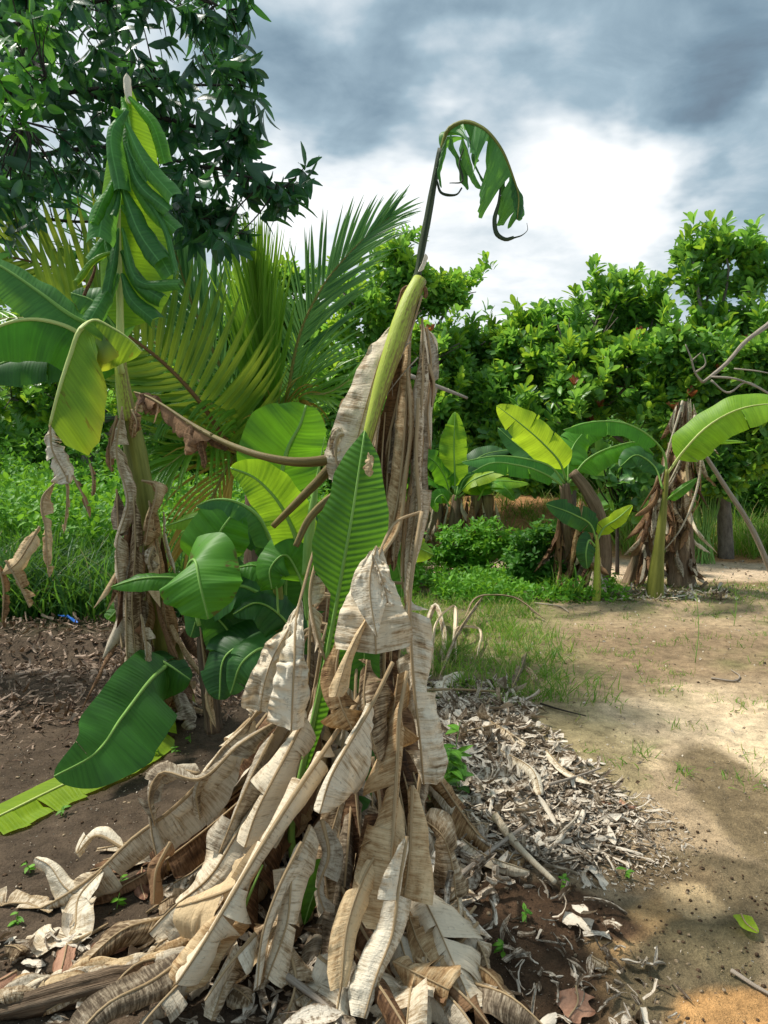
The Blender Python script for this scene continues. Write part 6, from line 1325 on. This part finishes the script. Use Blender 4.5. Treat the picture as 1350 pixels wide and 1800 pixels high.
for p_, w, lb, mt in [([(760, 1190, .02), (775, 1120, .2), (795, 1105, .22), (800, 1160, .03)], .035, 'arched dry leaf nearest the trunk in the grass', 'dry'), ([(770, 1200, .02), (800, 1150, .14), (830, 1110, .2), (850, 1080, .2)], .03, 'straight dry stalk leaning right in the grass', 'dry_pale'), ([(815, 1110, .12), (850, 1085, .22), (900, 1080, .18), (960, 1095, .03)], .03, 'long greenish dead leaf bending right over the grass', 'dry_grey'),
                      ([(740, 1140, .02), (765, 1100, .2), (780, 1130, .1), (775, 1180, .02)], .045, 'pale folded dry leaf beside the trunk base', 'dry_pale'), ([(800, 1170, .02), (815, 1130, .15), (835, 1125, .12), (840, 1160, .02)], .03, 'brown hooked dry leaf by the grass tuft', 'dry')]:
    b = G(*p_[0][:2]); t = thing('dry_leaf_piece', b, lb, 'dry leaf', DG)
    leafpart(t, 'blade', [G(a, b_, dz) for a, b_, dz in p_], w, mt, 'mid_dry', (.004, .002), N0=(0, -.8, .6), ang=(-20, -20), curl=(-1.4, -1.4), crink=.5, ragged=.15, tears=1, n=28, m=6, prof=prof_strap)
SG = 'sticks lying on the ground'
def stick(label, path, r, mat='dead_wood', dz=.012):
    t = thing('stick', G(*path[len(path)//2]), label, 'stick', SG); mb = MB()
    tube(mb, [G(a, b_, dz) for a, b_ in path], r, 20, 7, rough=.3); mb.build('shaft', MAT[mat], t)
stick('thin pale stick on the path at the bottom right corner', [(1285, 1712), (1320, 1735), (1360, 1758)], (.006, .004))
stick('bent twig lying in the upper right of the yard', [(1250, 1195), (1290, 1200), (1300, 1192), (1285, 1180)], (.008, .004))
stick('straight dark stick across the litter heap', [(965, 1402), (1010, 1388), (1055, 1372)], (.008, .005), dz=.06)
stick('long stalk at the lower edge of the heap leading to the skirt', [(800, 1570), (860, 1520), (925, 1472)], (.011, .008), dz=.05)
stick('broad split stalk slanting down from heap to soil', [(870, 1455), (910, 1510), (975, 1575)], (.016, .010), 'dry', dz=.05)
stick('stalk pointing down right from the bottom sheaths', [(795, 1630), (820, 1700), (852, 1790)], (.016, .012), 'dry_grey', dz=.03)
stick('thin straw stalk on the soil at lower left', [(120, 1668), (155, 1650), (190, 1630)], (.008, .005), 'mid_dry')
stick('thin dark twig in the middle of the sandy yard', [(950, 1240), (990, 1252), (1030, 1262)], (.007, .004), 'bark_dark')
stick('thin root lying on the grass above the yard', [(940, 1062), (985, 1068), (1000, 1078)], (.009, .005))
stick('straw coloured stalk crossing the top of the heap', [(745, 1237), (800, 1236), (870, 1240)], (.007, .006), 'mid_dry', .09)
LG = thing('rotting_log', G(190, 1755), 'rough fibrous fallen banana stem lying along the bottom left corner', 'log')
mb = MB(); tube(mb, [G(-30, 1800, .03), G(60, 1785, .04), G(150, 1765, .05), G(250, 1738, .045), G(335, 1712, .02)], (.02, .032, .036, .03, .018), 60, 16, rough=.5, squash=.7); mb.build('stem', MAT['stem_dry'], LG)
for k in range(18):
    a = -20+k*17; b9 = 1796-k*4.6+rng.normal(0, 5); mb = MB(); blade(mb, [G(a, b9, .07), G(a+55, b9-14+rng.normal(0, 3), .08), G(a+110, b9-28+rng.normal(0, 6), .05)], (.022, .026), N0=(0, -.5, 1), curl=(-1.1, -1.4), ragged=.3, tears=1, crink=.4, n=18, m=5, prof=prof_strap); mb.build('loose_fibre', MAT[['dry', 'dry_grey', 'dry_warm'][k % 3]], LG)
PLG = thing('plastic_scrap', G(120, 1097), 'crumpled blue plastic scrap lying on the brown litter at left', 'plastic')
mpl, nt_ = newmat('blue plastic'); out_shader(NT(nt_), (.03, .16, .62), .3, .5)
mb = MB(); blade(mb, [G(103, 1090, .05), G(118, 1096, .07), G(137, 1102, .04)], (.028, .035), N0=(0, -.5, 1), curl=(-1., .8), crink=1., ragged=.2, n=16, m=6, prof=prof_strap); mb.build('film', mpl, PLG)
# big loose pieces near the camera
FG = 'large dry leaf scraps at the bottom of the picture'
fl = [((90, 1770), (40, 1790)), ((40, 1700), (10, 1690)), ((330, 1770), (290, 1795)), ((400, 1760), (440, 1790)), ((270, 1700), (300, 1675)), ((150, 1720), (185, 1735)), ((870, 1760), (900, 1790)), ((560, 1770), (520, 1790)), ((20, 1760), (60, 1745)), ((345, 1700), (380, 1730))]
wh = ['beside the left edge', 'at the left under the russet leaf', 'right of the fallen stem', 'at the bottom under the skirt', 'above the fallen stem end', 'on top of the fallen stem', 'at the bottom right of the sheaths', 'under the central hanging leaves', 'in the bottom left corner', 'between the stem end and the skirt']
for k, ((a, b_), (c, d)) in enumerate(fl):
    ground_leaf('dry_leaf_piece', 'dry curled leaf scrap '+wh[k], [(a, b_), ((a+c)//2, (b_+d)//2-4), (c, d)], .035+.02*rng.random(), ['dry_pale', 'dry', 'dry_warm'][k % 3], FG, 'dry leaf', curl=(-1.2, -1.2), dz=.05, ragged=.2, crink=.5)

BG = thing('plastic_bag', P(753, 772, 12.8), 'small crumpled black and white bag caught in the foliage behind the dry trunk', 'bag')
mbg, nt_ = newmat('bag film'); T_ = NT(nt_); u_, v_, r_ = T_.uvw()
nz_ = T_.noise(T_.xyz(T_.math('MULTIPLY', u_, 14.), v_, r_), 2.2, 3, .6); out_shader(T_, T_.ramp(nz_, [(.42, (.03, .03, .04)), (.52, (.62, .64, .70)), (.6, (.7, .7, .75))]), .35, .5)
mb = MB(); tube(mb, pts((752, 738, 12.8), (750, 752, 12.8), (755, 775, 12.8), (757, 800, 12.8)), (.04, .12, .15, .10), 24, 18, rough=.5); mb.build('film', mbg, BG)
